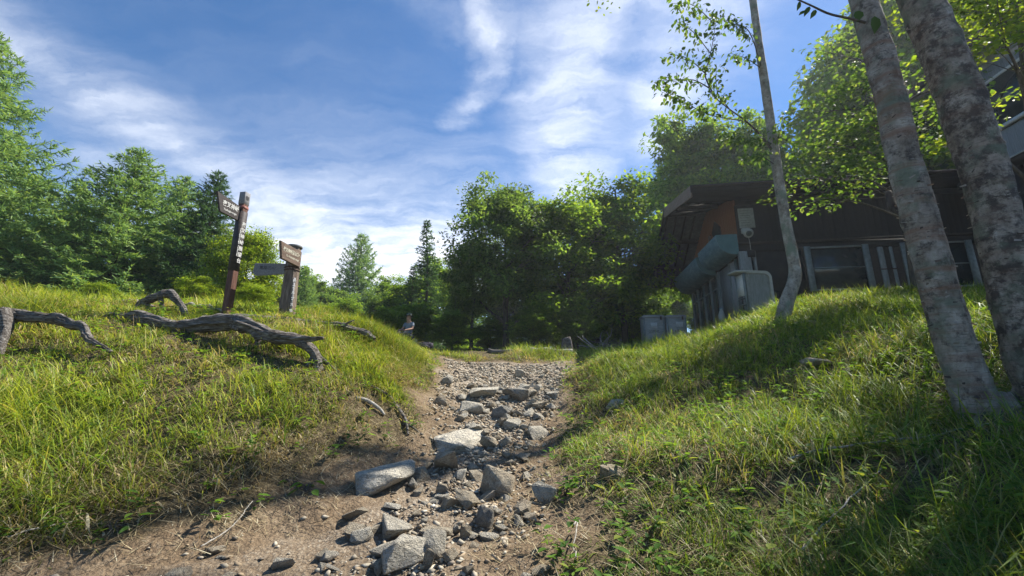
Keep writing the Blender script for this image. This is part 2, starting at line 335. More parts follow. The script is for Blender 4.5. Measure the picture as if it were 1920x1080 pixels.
# ------------------------------------------------------------------ ground (one sheet)
def ground():
    def axis(a, b, st, lo, hi):
        c = list(np.arange(a, b, st)); g, s, o = [], st, b
        while o < hi: g.append(o); s *= 1.16; o += s
        l, s, o = [], st, a - st
        while o > lo: l.append(o); s *= 1.16; o -= s
        return np.array(l[::-1] + c + g)
    X = axis(-8.5, 11.5, .075, -500, 500); Y = axis(1.6, 14.5, .075, -300, 700)
    gx, gy = np.meshgrid(X, Y, indexing='xy'); z = H(gx, gy)
    near = np.exp(-((gx / 9) ** 2 + ((gy - 7) / 9) ** 2))
    z = z + near * fbm(np.stack([gx * 7, gy * 7], -1), 3, 31) * .018
    far = np.hypot(gx, gy); z = z - np.clip(far - 70, 0, None) * .12          # the pass falls away on every side
    ny, nx = gx.shape; V = np.stack([gx, gy, z], -1).reshape(-1, 3)
    i, j = np.meshgrid(np.arange(ny - 1), np.arange(nx - 1), indexing='ij'); a = i * nx + j
    F = np.stack([a, a + 1, a + nx + 1, a + nx], -1).reshape(-1, 4)
    s = inside(gx, gy).ravel(); y = gy.ravel()
    trail = sstep(-.35, .12, s); grav = sstep(7.2, 9.6, y) * sstep(-.1, .3, s)
    grav = np.maximum(grav, .45 * sstep(.60, .95, s + .25 * fbm(np.stack([gx.ravel() * 2, y * 2], -1), 3, 40)) * sstep(3.0, 4.2, y))
    me = mesh_np('ground', V, F, np.stack([trail, grav, 0 * s], -1))
    m, t, b, o = base_mat('ground'); v = coords(t)
    at = N('ShaderNodeAttribute', t, attribute_name='Col'); sp_ = N('ShaderNodeSeparateColor', t); L(at.outputs['Color'], sp_.inputs[0], t)
    n1 = noise(t, v, 1.3, 8, .6); n2 = noise(t, v, 14, 8, .65); n3 = noise(t, v, 70, 4, .6)
    vo = N('ShaderNodeTexVoronoi', t); vo.inputs['Scale'].default_value = 34; L(v, vo.inputs['Vector'], t)
    vo2 = N('ShaderNodeTexVoronoi', t); vo2.inputs['Scale'].default_value = 75; L(v, vo2.inputs['Vector'], t)
    dirt = mixc(t, .65, ramp(t, n1, [(.3, (.12, .080, .047)), (.5, (.17, .120, .074)), (.72, (.24, .185, .125))]), ramp(t, n2, [(.3, (.07, .050, .032)), (.52, (.185, .135, .085)), (.75, (.33, .27, .19))]))
    soil = ramp(t, n2, [(.3, (.035, .028, .016)), (.5, (.085, .066, .036)), (.7, (.19, .15, .085))])
    sv = N('ShaderNodeSeparateColor', t); L(vo.outputs['Color'], sv.inputs[0], t)
    grv = ramp(t, sv.outputs[0], [(.0, (.20, .165, .12)), (.4, (.33, .28, .215)), (.8, (.43, .375, .295)), (1, (.50, .455, .37))])
    grv = mixc(t, MA('MULTIPLY', MA('GREATER_THAN', vo.outputs['Distance'], .55, t), .8, t), grv, (.13, .10, .075))
    gm = MA('MULTIPLY', sp_.outputs[1], MA('ADD', n2, .45, t), t, clamp=True)
    c = mixc(t, sp_.outputs[0], soil, mixc(t, gm, dirt, grv)); L(c, b.inputs['Base Color'], t)
    b.inputs['Roughness'].default_value = .95; b.inputs['Specular IOR Level'].default_value = .15
    hh = MA('ADD', MA('MULTIPLY', n2, .8, t), MA('ADD', MA('MULTIPLY', n3, .4, t), MA('MULTIPLY', MA('SUBTRACT', 1.0, vo.outputs['Distance'], t), .35, t), t), t)
    bump(t, hh, b, 1.0, .035)
    g = link('ground', me, m, None, True); tag(g, 'trodden earth and gravel ground rising up the trail between grassy banks', 'ground', kind='structure')
ground()

# ------------------------------------------------------------------ grass and ground litter
def blades(pos, n_up, length, width, az, lean, droop, col, tipcol, nseg=3):
    """curved tapering blades; every argument is an array over the blades"""
    n = len(pos); d = np.stack([np.cos(az), np.sin(az), np.zeros(n)], -1); side = np.stack([-np.sin(az), np.cos(az), np.zeros(n)], -1)
    V = np.empty((n, 2 * nseg + 1, 3)); C = np.empty((n, 2 * nseg + 1, 3))
    for k in range(nseg + 1):
        s = k / nseg; out = (lean * s + droop * s * s) * length; up = length * np.sqrt(np.clip(1 - .85 * (lean * .7 + droop * s) ** 2, .06, 1)) * s - droop * .25 * length * s ** 3
        c = pos + d * out[:, None] + n_up * up[:, None]; w = (width * (1 - s ** 1.6) * .5)[:, None] * side
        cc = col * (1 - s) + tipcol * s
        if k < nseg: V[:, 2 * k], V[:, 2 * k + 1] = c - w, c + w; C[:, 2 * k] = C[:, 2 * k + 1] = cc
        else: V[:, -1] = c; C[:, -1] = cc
    b = (np.arange(n) * (2 * nseg + 1))[:, None]; T = []
    for k in range(nseg - 1): a = 2 * k; T += [(a, a + 1, a + 3), (a, a + 3, a + 2)]
    a = 2 * nseg - 2; T.append((a, a + 1, a + 2))
    F = np.concatenate([b + np.array(q)[None] for q in T])
    return V.reshape(-1, 3), F, C.reshape(-1, 3)
GREEN = np.array([(.19, .265, .036), (.265, .34, .044), (.105, .185, .035), (.35, .39, .060), (.42, .38, .14)])
STRAW = np.array([(.40, .33, .19), (.49, .42, .26), (.30, .225, .125), (.57, .52, .37)])
def pick(rng, pal, w, n): return pal[rng.choice(len(pal), n, p=np.array(w) / np.sum(w))]
WOOD = [[(175,594,7.6),(300,607,7.15),(450,606,6.9),(604,634,6.6)],[(425,596,8.0),(540,603,8.25),(692,613,8.5)],[(-40,592,6.0),(70,598,6.1),(210,660,5.9)],[(255,596,8.3),(352,602,8.0)],[(424,594,8.2),(536,600,9.0)]]
def trample(x, y):
    """shorter grass beside the dead wood and the signposts"""
    d = np.full(len(x), 9.0)
    for w in WOOD:
        q = catmull(np.array([P(*k) for k in w]), 24)
        for p in q: d = np.minimum(d, np.hypot(x - p[0], (y - p[1] + .15) * .8))
    return .55 + .45 * sstep(.12, .5, d)
def grass(name, label, xr_, yr_, ntuft, per, hmul, seed, cond, dens=None, wet=1.0, straw=.12, wmul=1.0, hue=None):
    rng = np.random.default_rng(seed); n0 = ntuft * 5
    x = rng.uniform(*xr_, n0); 
    y = yr_[0] + (yr_[1] - yr_[0]) * rng.random(n0) ** 1.35
    s = inside(x, y); p = np.stack([x, y], -1)
    pr = cond(x, y, s, p); keep = rng.random(n0) < pr
    x, y, s, p = x[keep][:ntuft], y[keep][:ntuft], s[keep][:ntuft], p[keep][:ntuft]; nt_ = len(x)
    big = .5 + .5 * np.clip(fbm(p * .9, 3, seed + 3) * 1.5, -1, 1); dist = np.hypot(x, y)
    th = hmul * (.10 + .19 * big + .14 * rng.random(nt_) ** 2) * (.40 + .60 * sstep(.0, 1.1, -s)) * trample(x, y)
    tlean = rng.uniform(0, 2 * np.pi, nt_); dry = np.clip(straw + .45 * fbm(p * 1.4, 3, seed + 11) + .30 * sstep(.1, .5, fbm(p * .5, 2, seed + 15)) + .35 * sstep(1.3, .1, -s), 0, .9)
    k = np.repeat(np.arange(nt_), per); n = len(k)
    rad = .05 + .05 * rng.random(n); a = rng.uniform(0, 2 * np.pi, n)
    px = x[k] + np.cos(a) * rad * rng.random(n) * (1 + dist[k] * .05) * 1.6; py = y[k] + np.sin(a) * rad * rng.random(n) * (1 + dist[k] * .05) * 1.6
    pz = H(px, py) - .02; pos = np.stack([px, py, pz], -1)
    up = np.tile(np.array([0, -.05, 1.0]), (n, 1)); ln = th[k] * rng.uniform(.55, 1.25, n)
    az = np.where(rng.random(n) < .55, tlean[k] + rng.normal(0, .8, n), a)
    lean = rng.uniform(.05, .6, n); droop = rng.uniform(.15, 1.15, n)
    isd = rng.random(n) < dry[k]
    base = pick(rng, GREEN, (3, 3, 2.2, 2, .8), n); hv = .5 + .5 * np.clip(fbm(p * .55, 3, seed + 21) * 1.6, -1, 1)
    base = base * (.72 + .5 * hv[k])[:, None] * (1 + .18 * rng.normal(size=n))[:, None]
    if hue is not None: base = base * np.array(hue)
    c = np.where(isd[:, None], pick(rng, STRAW, (3, 2, 2, 1), n), np.clip(base, .01, .6))
    ln = np.where(isd, ln * .8, ln); droop = np.where(isd, droop + .25, droop)
    w = (.005 + .0065 * rng.random(n) ** 2) * wmul * np.clip(.75 + dist[k] * .07, 1, 2.2)
    broad = rng.random(n) < .05; w = np.where(broad, w * 2.4, w)
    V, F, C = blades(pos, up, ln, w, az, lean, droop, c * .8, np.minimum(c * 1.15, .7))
    o = link(name, mesh_np(name, V, F, C), MT['grass'], None, True)
    return tag(o, label, 'grass', kind='stuff')
def frustum(x, y, m=1.12): return np.abs(x) < y * 1.27 * m + .9
def c_left(x, y, s, p):
    q = sstep(.0, .75, -s + .35 * fbm(p * 1.7, 3, 77)) * (.92 + .35 * fbm(p * .8, 3, 70)); return np.where((x < 0) & frustum(x, y), np.clip(q, .0, 1), 0)
def c_right(x, y, s, p):
    q = sstep(-.10, .40, -s + .25 * fbm(p * 1.7, 3, 78)) * (.75 + .5 * fbm(p * .9, 3, 71)); return np.where((x > 0) & frustum(x, y) & ~((x > 8.2) & (y > 14)), np.clip(q, 0, 1), 0)
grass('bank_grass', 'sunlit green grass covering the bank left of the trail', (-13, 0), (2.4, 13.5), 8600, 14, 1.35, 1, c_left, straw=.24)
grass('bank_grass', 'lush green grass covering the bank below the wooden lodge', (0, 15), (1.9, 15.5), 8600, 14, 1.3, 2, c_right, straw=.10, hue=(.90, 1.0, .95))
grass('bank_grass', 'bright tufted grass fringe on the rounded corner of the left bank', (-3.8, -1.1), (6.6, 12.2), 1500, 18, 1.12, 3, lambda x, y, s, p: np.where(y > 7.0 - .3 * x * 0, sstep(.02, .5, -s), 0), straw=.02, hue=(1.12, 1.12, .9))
grass('clearing_grass', 'short shaded grass of the clearing beyond the gravel', (-7, 7), (12.6, 21), 2600, 10, .55, 4, lambda x, y, s, p: np.where((s < 0) & ~((x > 7.6) & (y > 14)), .9, 0), straw=.1)
def straw_litter():
    rng = np.random.default_rng(9); n0 = 120000
    x = rng.uniform(-8, 6, n0); y = 2.4 + 7 * rng.random(n0) ** 1.3; s = inside(x, y); p = np.stack([x, y], -1)
    pr = sstep(.9, -.1, s) * sstep(-2.6, -.4, s + .8 * fbm(p * 1.2, 3, 50)) * np.where(x < 0, 1, .55) * frustum(x, y)
    k = rng.random(n0) < pr * .5; x, y = x[k], y[k]; n = len(x)
    pos = np.stack([x, y, H(x, y) + rng.uniform(.0, .035, n)], -1); c = pick(rng, STRAW, (3, 3, 2, 1.5), n) * rng.uniform(.6, 1.1, n)[:, None]
    V, F, C = blades(pos, np.tile(np.array([0, 0, .35]), (n, 1)), rng.uniform(.06, .26, n), rng.uniform(.003, .008, n), rng.uniform(0, 6.3, n), rng.uniform(.7, 1.0, n), rng.uniform(-.2, .1, n), c, c * 1.1, 2)
    tag(link('dry_straw', mesh_np('dry_straw', V, F, C), MT['straw'], None, True), 'dry straw and dead grass lying along the foot of the banks', 'straw', kind='stuff')
straw_litter()
def kites(pos, ax, nm, ln, wd, col, shape='kite', fold=.12, bend=.0):
    n = len(pos); ax = ax / (np.linalg.norm(ax, axis=1)[:, None] + 1e-9); sd_ = np.cross(ax, nm); sd_ /= np.linalg.norm(sd_, axis=1)[:, None] + 1e-9; nn = np.cross(sd_, ax)
    if shape == 'kite': prof = [(0, 0), (.45, -.5), (1, 0), (.45, .5)]; T = [(0, 1, 2), (0, 2, 3)]
    elif shape == 'strip': prof = [(0, -.5), (0, .5), (1, .28), (1, -.28)]; T = [(0, 1, 2), (0, 2, 3)]
    else: prof = [(0, 0), (.22, -.38), (.55, -.46), (1, 0), (.55, .46), (.22, .38)]; T = [(0, 1, 2), (0, 2, 3), (0, 3, 4), (0, 4, 5)]
    m = len(prof); V = np.empty((n, m, 3))
    for k, (a, b) in enumerate(prof):
        V[:, k] = pos + ax * (ln * a)[:, None] + sd_ * (wd * b)[:, None] + nn * (abs(b) * fold * wd * 2 - bend * ln * a * a)[:, None]
    B = (np.arange(n) * m)[:, None]; F = np.concatenate([B + np.array(q)[None] for q in T])
    return V.reshape(-1, 3), F, np.repeat(col, m, 0)
def stalks():
    rng = np.random.default_rng(19); n0 = 9000
    x = rng.uniform(-9, 11, n0); y = 2.6 + 10 * rng.random(n0) ** 1.2; s = inside(x, y); p = np.stack([x, y], -1)
    k = (s < -.15) & frustum(x, y) & (rng.random(n0) < .18 + .45 * fbm(p * .7, 3, 91)); x, y = x[k], y[k]; n = len(x)
    c = pick(rng, np.array([(.46, .38, .22), (.34, .25, .13), (.30, .32, .10), (.20, .24, .07)]), (3, 2, 2, 2), n)
    V, F, C = blades(np.stack([x, y, H(x, y) - .02], -1), np.tile(np.array([0, 0, 1.0]), (n, 1)), rng.uniform(.25, .62, n), rng.uniform(.003, .006, n), rng.uniform(0, 6.3, n), rng.uniform(.1, .7, n), rng.uniform(.0, .6, n), c * .8, c, 3)
    tag(link('grass_stalks', mesh_np('grass_stalks', V, F, C), MT['straw'], None, True), 'thin dry seed stalks standing among the grass of both banks', 'grass', kind='stuff')
stalks()
def weeds():
    rng = np.random.default_rng(12); n0 = 6500
    x = rng.uniform(-8, 9, n0); y = 2.3 + 9 * rng.random(n0) ** 1.25; s = inside(x, y)
    k = (s < .05) & frustum(x, y) & (rng.random(n0) < np.where(x > 0, .6, .28)); x, y = x[k], y[k]
    nl = 7; i = np.repeat(np.arange(len(x)), nl); n = len(i); st = rng.uniform(.05, .24, len(x))
    a = rng.uniform(0, 6.3, n); hgt = st[i] * rng.uniform(.3, 1, n)
    pos = np.stack([x[i] + np.cos(a) * .02, y[i] + np.sin(a) * .02, H(x[i], y[i]) + hgt], -1)
    ax = np.stack([np.cos(a), np.sin(a), rng.uniform(-.1, .7, n)], -1); nm = np.stack([-.4 * np.cos(a), -.4 * np.sin(a), np.ones(n)], -1)
    ln = rng.uniform(.04, .11, n) * (.7 + st[i] * 2); c = pick(rng, np.array([(.09, .19, .03), (.15, .27, .04), (.06, .13, .03), (.26, .32, .06)]), (3, 3, 2, 1), n) * rng.uniform(.75, 1.2, n)[:, None]
    V, F, C = kites(pos, ax, nm, ln, ln * rng.uniform(.35, .6, n), c, 'leaf', .1, .25)
    tag(link('low_weeds', mesh_np('low_weeds', V, F, C), MT['leaf']), 'small broad-leaved weeds growing among the grass of both banks', 'weeds', kind='stuff')
weeds()

# ------------------------------------------------------------------ rocks
def rock_me(seed, n=16, sq=.75, sub=1, amp=.045, nfq=2.5):
    """angular stone: the hull of points in a blocky cloud, edges chipped"""
    rng = np.random.default_rng(seed); d = rng.normal(size=(n, 3)); d /= np.abs(d).max(1)[:, None] ** sq * np.linalg.norm(d, axis=1)[:, None] ** (1 - sq)
    d *= rng.uniform(.66, 1.06, (n, 1)) * .5
    bm = bmesh.new(); vs = [bm.verts.new(p) for p in d]; r = bmesh.ops.convex_hull(bm, input=vs)
    bmesh.ops.delete(bm, geom=[g for g in r['geom_interior'] if isinstance(g, bmesh.types.BMVert)], context='VERTS')
    if sub:
        bmesh.ops.bevel(bm, geom=bm.edges[:], offset=.035, segments=1, affect='EDGES', clamp_overlap=True)
        bmesh.ops.triangulate(bm, faces=bm.faces[:])
    for _ in range(sub): bmesh.ops.subdivide_edges(bm, edges=bm.edges[:], cuts=1, use_grid_fill=True)
    if sub:
        bmesh.ops.triangulate(bm, faces=bm.faces[:]); co = np.array([v.co for v in bm.verts]); nz = fbm(co * nfq * 2 + seed, 3, seed)
        for v, z in zip(bm.verts, nz): v.co *= 1 + amp * float(z)
    bmesh.ops.recalc_face_normals(bm, faces=bm.faces[:])
    me = bpy.data.meshes.new('rock'); bm.to_mesh(me); bm.free(); return me
def rock(u, v, wpx, hpx, depth, mat, label, seed, rz=0, tilt=(0, 0), sink=.3, name='rock', sub=2, n=14, sq=.9):
    """wpx, hpx: the size of the stone in photo pixels, v: its foot"""
    g = G(u, v); s = mpp(u, v, g[1]); w, h = wpx * s, hpx * s
    me = rock_me(seed, n, sq, sub); co = np.array([q.co for q in me.vertices]); ext = co.max(0) - co.min(0)
    o = link(name, me, MT[mat]); o.scale = (w / ext[0], w * depth / ext[1], h * .92 / ext[2])
    y = g[1] + w * depth * .35; o.location = (g[0], y, H1(g[0], y) + h * (.54 - sink)); o.rotation_euler = (R_(tilt[0]), R_(tilt[1]), R_(rz))
    return tag(o, label, 'rock', 'large rocks in the trail')
BIGROCKS = [
 (712,925,112,46,.9,'rock','broad flat pale slab on the trail at the foot of the left bank',101,8,(14,-6),.35),
 (850,850,104,36,1.1,'rock','large smooth grey boulder sunk flat in the trail middle',102,0,(12,4),.45),
 (930,935,62,62,.9,'rock_warm','blocky brown cube-shaped rock standing proud on the trail',103,25,(0,6),.2),
 (825,890,46,42,.9,'rock_warm','upright tan rock right of the flat pale slab',104,10,(0,-12),.25),
 (788,905,42,28,.9,'rock_warm','squat yellowish rock between slab and upright tan rock',105,0,(8,0),.3),
 (748,1075,92,74,.9,'rock','biggest cracked grey rock at the bottom of the path',106,12,(14,4),.3),
 (722,1010,66,46,.8,'rock','grey tilted slab behind the biggest cracked bottom rock',107,-15,(20,-10),.3),
 (808,1050,48,56,.7,'rock','upright pale rock right of the cracked bottom rock',108,5,(-8,6),.25),
 (803,1072,26,44,.8,'rock_warm','small tan block wedged beside the cracked bottom rock',109,0,(0,0),.2),
 (872,955,58,34,.6,'rock_warm','long pale wedge lying below the brown cube-shaped rock',110,35,(10,20),.3),
 (842,958,40,30,.7,'rock_warm','cream coloured wedge leaning on the long pale wedge',111,-10,(0,-16),.3),
 (912,990,46,42,.7,'rock_dark','dark slate rock with a steep right face',112,-30,(0,25),.25),
 (660,1012,36,34,1,'rock_warm','rounded brown stone at the shady left side of the trail',113,0,(0,0),.35),
 (815,1012,66,22,.6,'rock_warm','low tan curved stone across the lower path',114,-4,(0,4),.4),
 (1024,948,40,54,.8,'rock','pale grey rock poking out of the right bank foot',115,20,(0,-18),.3),
 (1008,825,46,46,.7,'rock','grey rock leaning on the right bank beside the grass',116,40,(0,-24),.4),
 (966,755,50,34,.9,'rock_dark','dark wedge rock in the upper rubble of the trail',117,20,(0,18),.3),
 (885,778,48,36,.8,'rock','square grey rock at the left of the upper rubble',118,5,(0,-6),.25),
 (905,748,58,26,.9,'rock','flat pale slab above the square grey rubble rock',119,-10,(8,0),.35),
 (940,785,42,32,.8,'rock_dark','dark angular rock in the middle of the upper rubble',120,-25,(6,14),.3),
 (1014,770,32,20,.9,'rock_warm','bright pale cobble beside the right end of upper rubble',121,0,(0,0),.35),
 (915,846,34,28,.9,'rock_warm','orange-brown angular rock behind the smooth boulder',122,15,(0,10),.25),
 (974,711,18,22,.6,'rock','pointed grey stone standing on the gravel crest',123,0,(0,10),.2),
 (958,805,40,20,.8,'rock','flat tan plate right of the upper rubble',124,10,(10,0),.4),
 (887,808,36,16,.8,'rock','flat grey plate below the square grey rubble rock',125,0,(6,0),.4),
 (838,722,22,22,.8,'rock','grey stone at the grassy corner of the left bank',126,0,(0,0),.3),
 (825,762,26,30,.8,'rock_warm','tan stone half buried under the left bank corner',127,0,(0,-10),.4),
 (870,1010,30,34,.6,'rock_warm','thin upright flake near the dark slate rock',128,-50,(0,30),.3),
 (843,1058,34,26,.8,'rock_warm','tan block at the lower right of the path stones',129,20,(0,0),.3),
 (1160,770,40,30,.8,'rock','weathered grey stone showing through the right bank grass',130,0,(0,0),.35),
 (1145,905,52,40,.8,'rock_warm','mossy buff rock in the grass right of the trail',131,10,(0,0),.4),
 (1520,612,42,14,.9,'rock','flat grey stone lying in grass below the lodge windows',132,0,(0,0),.3),
 (1545,690,52,20,.9,'rock_warm','flat buff stone lying high on the right bank',133,0,(0,0),.3),
 (700,912,30,20,.8,'rock_dark','dark chip beneath the left end of the flat slab',134,0,(0,0),.3)]
for u, v, w, h, dp, mt, lb, sdx, rz, tl, sk in BIGROCKS: rock(u, v, w, h, dp, mt, lb, sdx, rz, tl, sk)

STONES = [rock_me(300 + k, 13, .7, 1, .04) for k in range(10)]
for k, me in enumerate(STONES): me.materials.append(MT[('rock', 'rock', 'rock_warm', 'rock', 'rock_warm', 'rock', 'rock', 'rock_warm', 'rock', 'rock_warm')[k]])
def stones():
    rng = np.random.default_rng(21); pts = []
    while len(pts) < 300:
        y = 3.3 + 8.3 * rng.random() ** 1.5; a, b = float(xl(y)), float(xr(y))
        f = rng.beta(2.6, 2.0); x = a + (b - a) * f
        if y < 6 and f < .35 and rng.random() < .7: continue
        if float(inside(np.array([x]), np.array([y]))[0]) < .05: continue
        pts.append((x, y, .04 + .105 * rng.random() ** 2.0 + (.08 * rng.random() if 6.8 < y < 9.2 else 0)))
    P_ = np.array(pts); z = H(P_[:, 0], P_[:, 1])
    for k, (x, y, s) in enumerate(pts):
        o = bpy.data.objects.new('stone', STONES[k % 10]); COL.objects.link(o)
        o.scale = (s * rng.uniform(1.1, 2.3), s * rng.uniform(1.0, 1.9), s * rng.uniform(.6, 1.2)); o.location = (x, y, z[k] + s * .18)
        o.rotation_euler = (rng.normal(0, .22), rng.normal(0, .22), rng.uniform(0, 6.3))
        tag(o, 'small loose angular stone lying on the trail', 'stone', 'loose stones on the trail')
stones()
def gravel():
    rng = np.random.default_rng(33); n0 = 38000
    y = 3.0 + 9.6 * rng.random(n0) ** 1.35; x = xl(y) + (xr(y) - xl(y)) * rng.random(n0); s = inside(x, y); p = np.stack([x, y], -1)
    f = (x - xl(y)) / (xr(y) - xl(y))
    pr = sstep(-.05, .25, s) * np.clip(.45 + .8 * fbm(p * 1.5, 3, 60) + .35 * sstep(7, 9, y) + .3 * sstep(.3, .6, f), .06, 1) * np.where(y < 7.5, np.clip(1.25 * np.exp(-((f - .58) / .24) ** 2) + .12, 0, 1), 1)
    k = rng.random(n0) < pr * .62; x, y = x[k], y[k]; n = len(x)
    # eight little hulls with the same topology: a jittered octahedron, squashed
    base = np.array([(1,0,0),(0,1,0),(-1,0,0),(0,-1,0),(.25,.2,1),(-.1,.1,-1),(.75,.75,.35),(-.7,-.75,.3)]); Fh = None
    bm = bmesh.new(); vs = [bm.verts.new(q) for q in base]; bmesh.ops.convex_hull(bm, input=vs); bm.verts.index_update(); bmesh.ops.triangulate(bm, faces=bm.faces[:])
    bm.verts.ensure_lookup_table(); base = np.array([v.co for v in bm.verts]); Fh = np.array([[v.index for v in f_.verts] for f_ in bm.faces]); bm.free(); m = len(base)
    r = (.008 + .028 * rng.random(n) ** 3.0) * np.clip(.7 + y * .06, 1, 1.4); a = rng.uniform(0, 6.3, n); sc = np.stack([r * rng.uniform(.8, 1.5, n), r * rng.uniform(.7, 1.2, n), r * rng.uniform(.4, .8, n)], -1)
    q = base[None] * (1 + rng.normal(0, .16, (n, m, 1))) * sc[:, None]; ca, sa = np.cos(a)[:, None], np.sin(a)[:, None]
    tl = rng.normal(0, .3, (n, 1)); V = np.stack([q[..., 0] * ca - q[..., 1] * sa, q[..., 0] * sa + q[..., 1] * ca, q[..., 2] + tl * q[..., 0]], -1) + np.stack([x, y, H(x, y) + r * .25], -1)[:, None]
    F = ((np.arange(n) * m)[:, None, None] + Fh[None]).reshape(-1, 3)
    c = pick(rng, np.array([(.33, .29, .225), (.43, .385, .30), (.22, .185, .145), (.31, .24, .16), (.50, .46, .38)]), (3, 2.2, 1.8, 2.4, .4), n) * rng.uniform(.75, 1.15, n)[:, None]
    m_, t, b, o = base_mat('gravel'); at = N('ShaderNodeAttribute', t, attribute_name='Col'); L(at.outputs['Color'], b.inputs['Base Color'], t); b.inputs['Roughness'].default_value = .9; b.inputs['Specular IOR Level'].default_value = .2
    tag(link('gravel', mesh_np('gravel', V.reshape(-1, 3), F, np.repeat(c, m, 0)), m_), 'loose gravel and chips of stone strewn over the trail', 'gravel', kind='stuff')
gravel()

# ------------------------------------------------------------------ dead wood and exposed roots
def pxpath(pts): return np.array([P(u, v, Y) for u, v, Y in pts])
def log_thing(name, label, cat, main, rad, extra=(), mat='deadwood', seed=0, group=None, n=90, ns=30, names=None, rough=.20, groove=.42):
    """main: list of (u,v,Y); rad: metres; extra: further limbs as (part name, points, radii)"""
    c = pxpath(main); p = catmull(c, n); p = p + .035 * np.stack([fbm(np.stack([np.linspace(0, 9, n), np.full(n, k * 3.1 + seed)], -1), 3, seed + k) for k in range(3)], -1); r = np.interp(np.linspace(0, 1, n), np.linspace(0, 1, len(rad)), rad) * (1 + .22 * fbm(np.stack([np.linspace(0, 16, n), np.full(n, seed + .5)], -1), 3, seed))
    org = Vector(c[0]); e = empty(name, org)
    me = tube_me('log', *tube(p - np.array(org), r, ns, rough=rough, groove=groove, seed=seed)); link('stem', me, MT[mat], e, True)
    for nm, pts, rr in extra:
        q = catmull(pxpath(pts), 18); w = np.interp(np.linspace(0, 1, 18), np.linspace(0, 1, len(rr)), rr)
        link(nm, tube_me(nm, *tube(q - np.array(org), w, 12, rough=rough, groove=groove, seed=seed + 5)), MT[mat], e, True)
    return tag(e, label, cat, group)
GW = 'weathered dead wood on the left bank'
log_thing('dead_log', 'long grey twisted dead log lying across the left bank top', 'log',
 [(175,594,7.6),(235,598,7.35),(300,607,7.15),(350,613,7.0),(400,606,6.95),(450,606,6.9),(495,622,6.8),(545,636,6.7),(604,634,6.6)], [.035,.07,.095,.085,.105,.11,.095,.07,.018],
 [('root', [(536,630,6.74),(570,645,6.72),(590,665,6.75),(596,690,6.75),(604,716,6.7)], [.06,.085,.065,.06,.075]), ('root', [(588,668,6.75),(574,690,6.7),(560,712,6.6)], [.04,.03,.018]), ('root', [(590,664,6.78),(612,680,6.9),(636,700,6.9)], [.04,.03,.016]), ('stub', [(270,612,7.2),(268,632,7.2),(272,655,7.15)], [.055,.05,.04]), ('knot', [(236,592,7.3),(262,587,7.3),(300,600,7.2)], [.03,.06,.03]),
  ('stub', [(480,622,6.85),(484,645,6.9),(480,668,6.95)], [.05,.04,.035])], 'deadwood', 3, GW)
log_thing('dead_log', 'thinner grey dead log behind the long one, reaching past the round post', 'log',
 [(425,597,8.0),(480,599,8.1),(540,604,8.25),(600,611,8.35),(650,615,8.45),(688,622,8.5),(705,636,8.5)], [.055,.065,.06,.055,.05,.035],
 [('stub', [(582,611,8.3),(592,622,8.1),(588,640,7.9)], [.045,.035,.02]), ('stub', [(640,612,8.45),(655,604,8.4),(664,600,8.4)], [.03,.02,.01])], 'deadwood', 5, GW)
log_thing('dead_log', 'curved grey dead log at the left picture edge sinking into grass', 'log',
 [(-40,592,6.0),(20,592,6.05),(70,598,6.1),(120,603,6.15),(150,616,6.1),(178,634,6.0),(210,660,5.9)], [.12,.085,.07,.065,.05,.036,.022],
 [('stump_end', [(8,584,6.0),(12,610,5.95),(4,640,5.85),(-6,668,5.8)], [.08,.075,.06,.07])], 'deadwood', 7, GW)
log_thing('dead_branch', 'dark arched dead branch standing over grass behind the long log', 'branch',
 [(255,596,8.3),(262,570,8.3),(285,560,8.25),(312,554,8.2),(330,562,8.15),(342,582,8.1),(352,602,8.0)], [.05,.055,.06,.06,.055,.045,.03],
 [('limb', [(300,556,8.2),(304,572,8.22),(302,592,8.25)], [.04,.04,.035]), ('limb', [(268,568,8.28),(285,575,8.3),(300,580,8.3)], [.03,.03,.02])], 'deadwood', 9, GW)
log_thing('dead_branch', 'thin bleached dead branch lying before the dark signpost', 'branch',
 [(345,573,8.6),(372,572,8.5),(395,577,8.4),(415,584,8.3),(436,592,8.2)], [.025,.03,.028,.022,.012],
 [('limb', [(386,575,8.45),(394,584,8.4),(392,596,8.35)], [.018,.014,.01])], 'palewood', 11, GW)
log_thing('dead_branch', 'short bleached stick left of the dark arched branch', 'branch', [(222,566,8.8),(240,564,8.75),(262,565,8.7)], [.02,.022,.012], (), 'palewood', 13, GW)
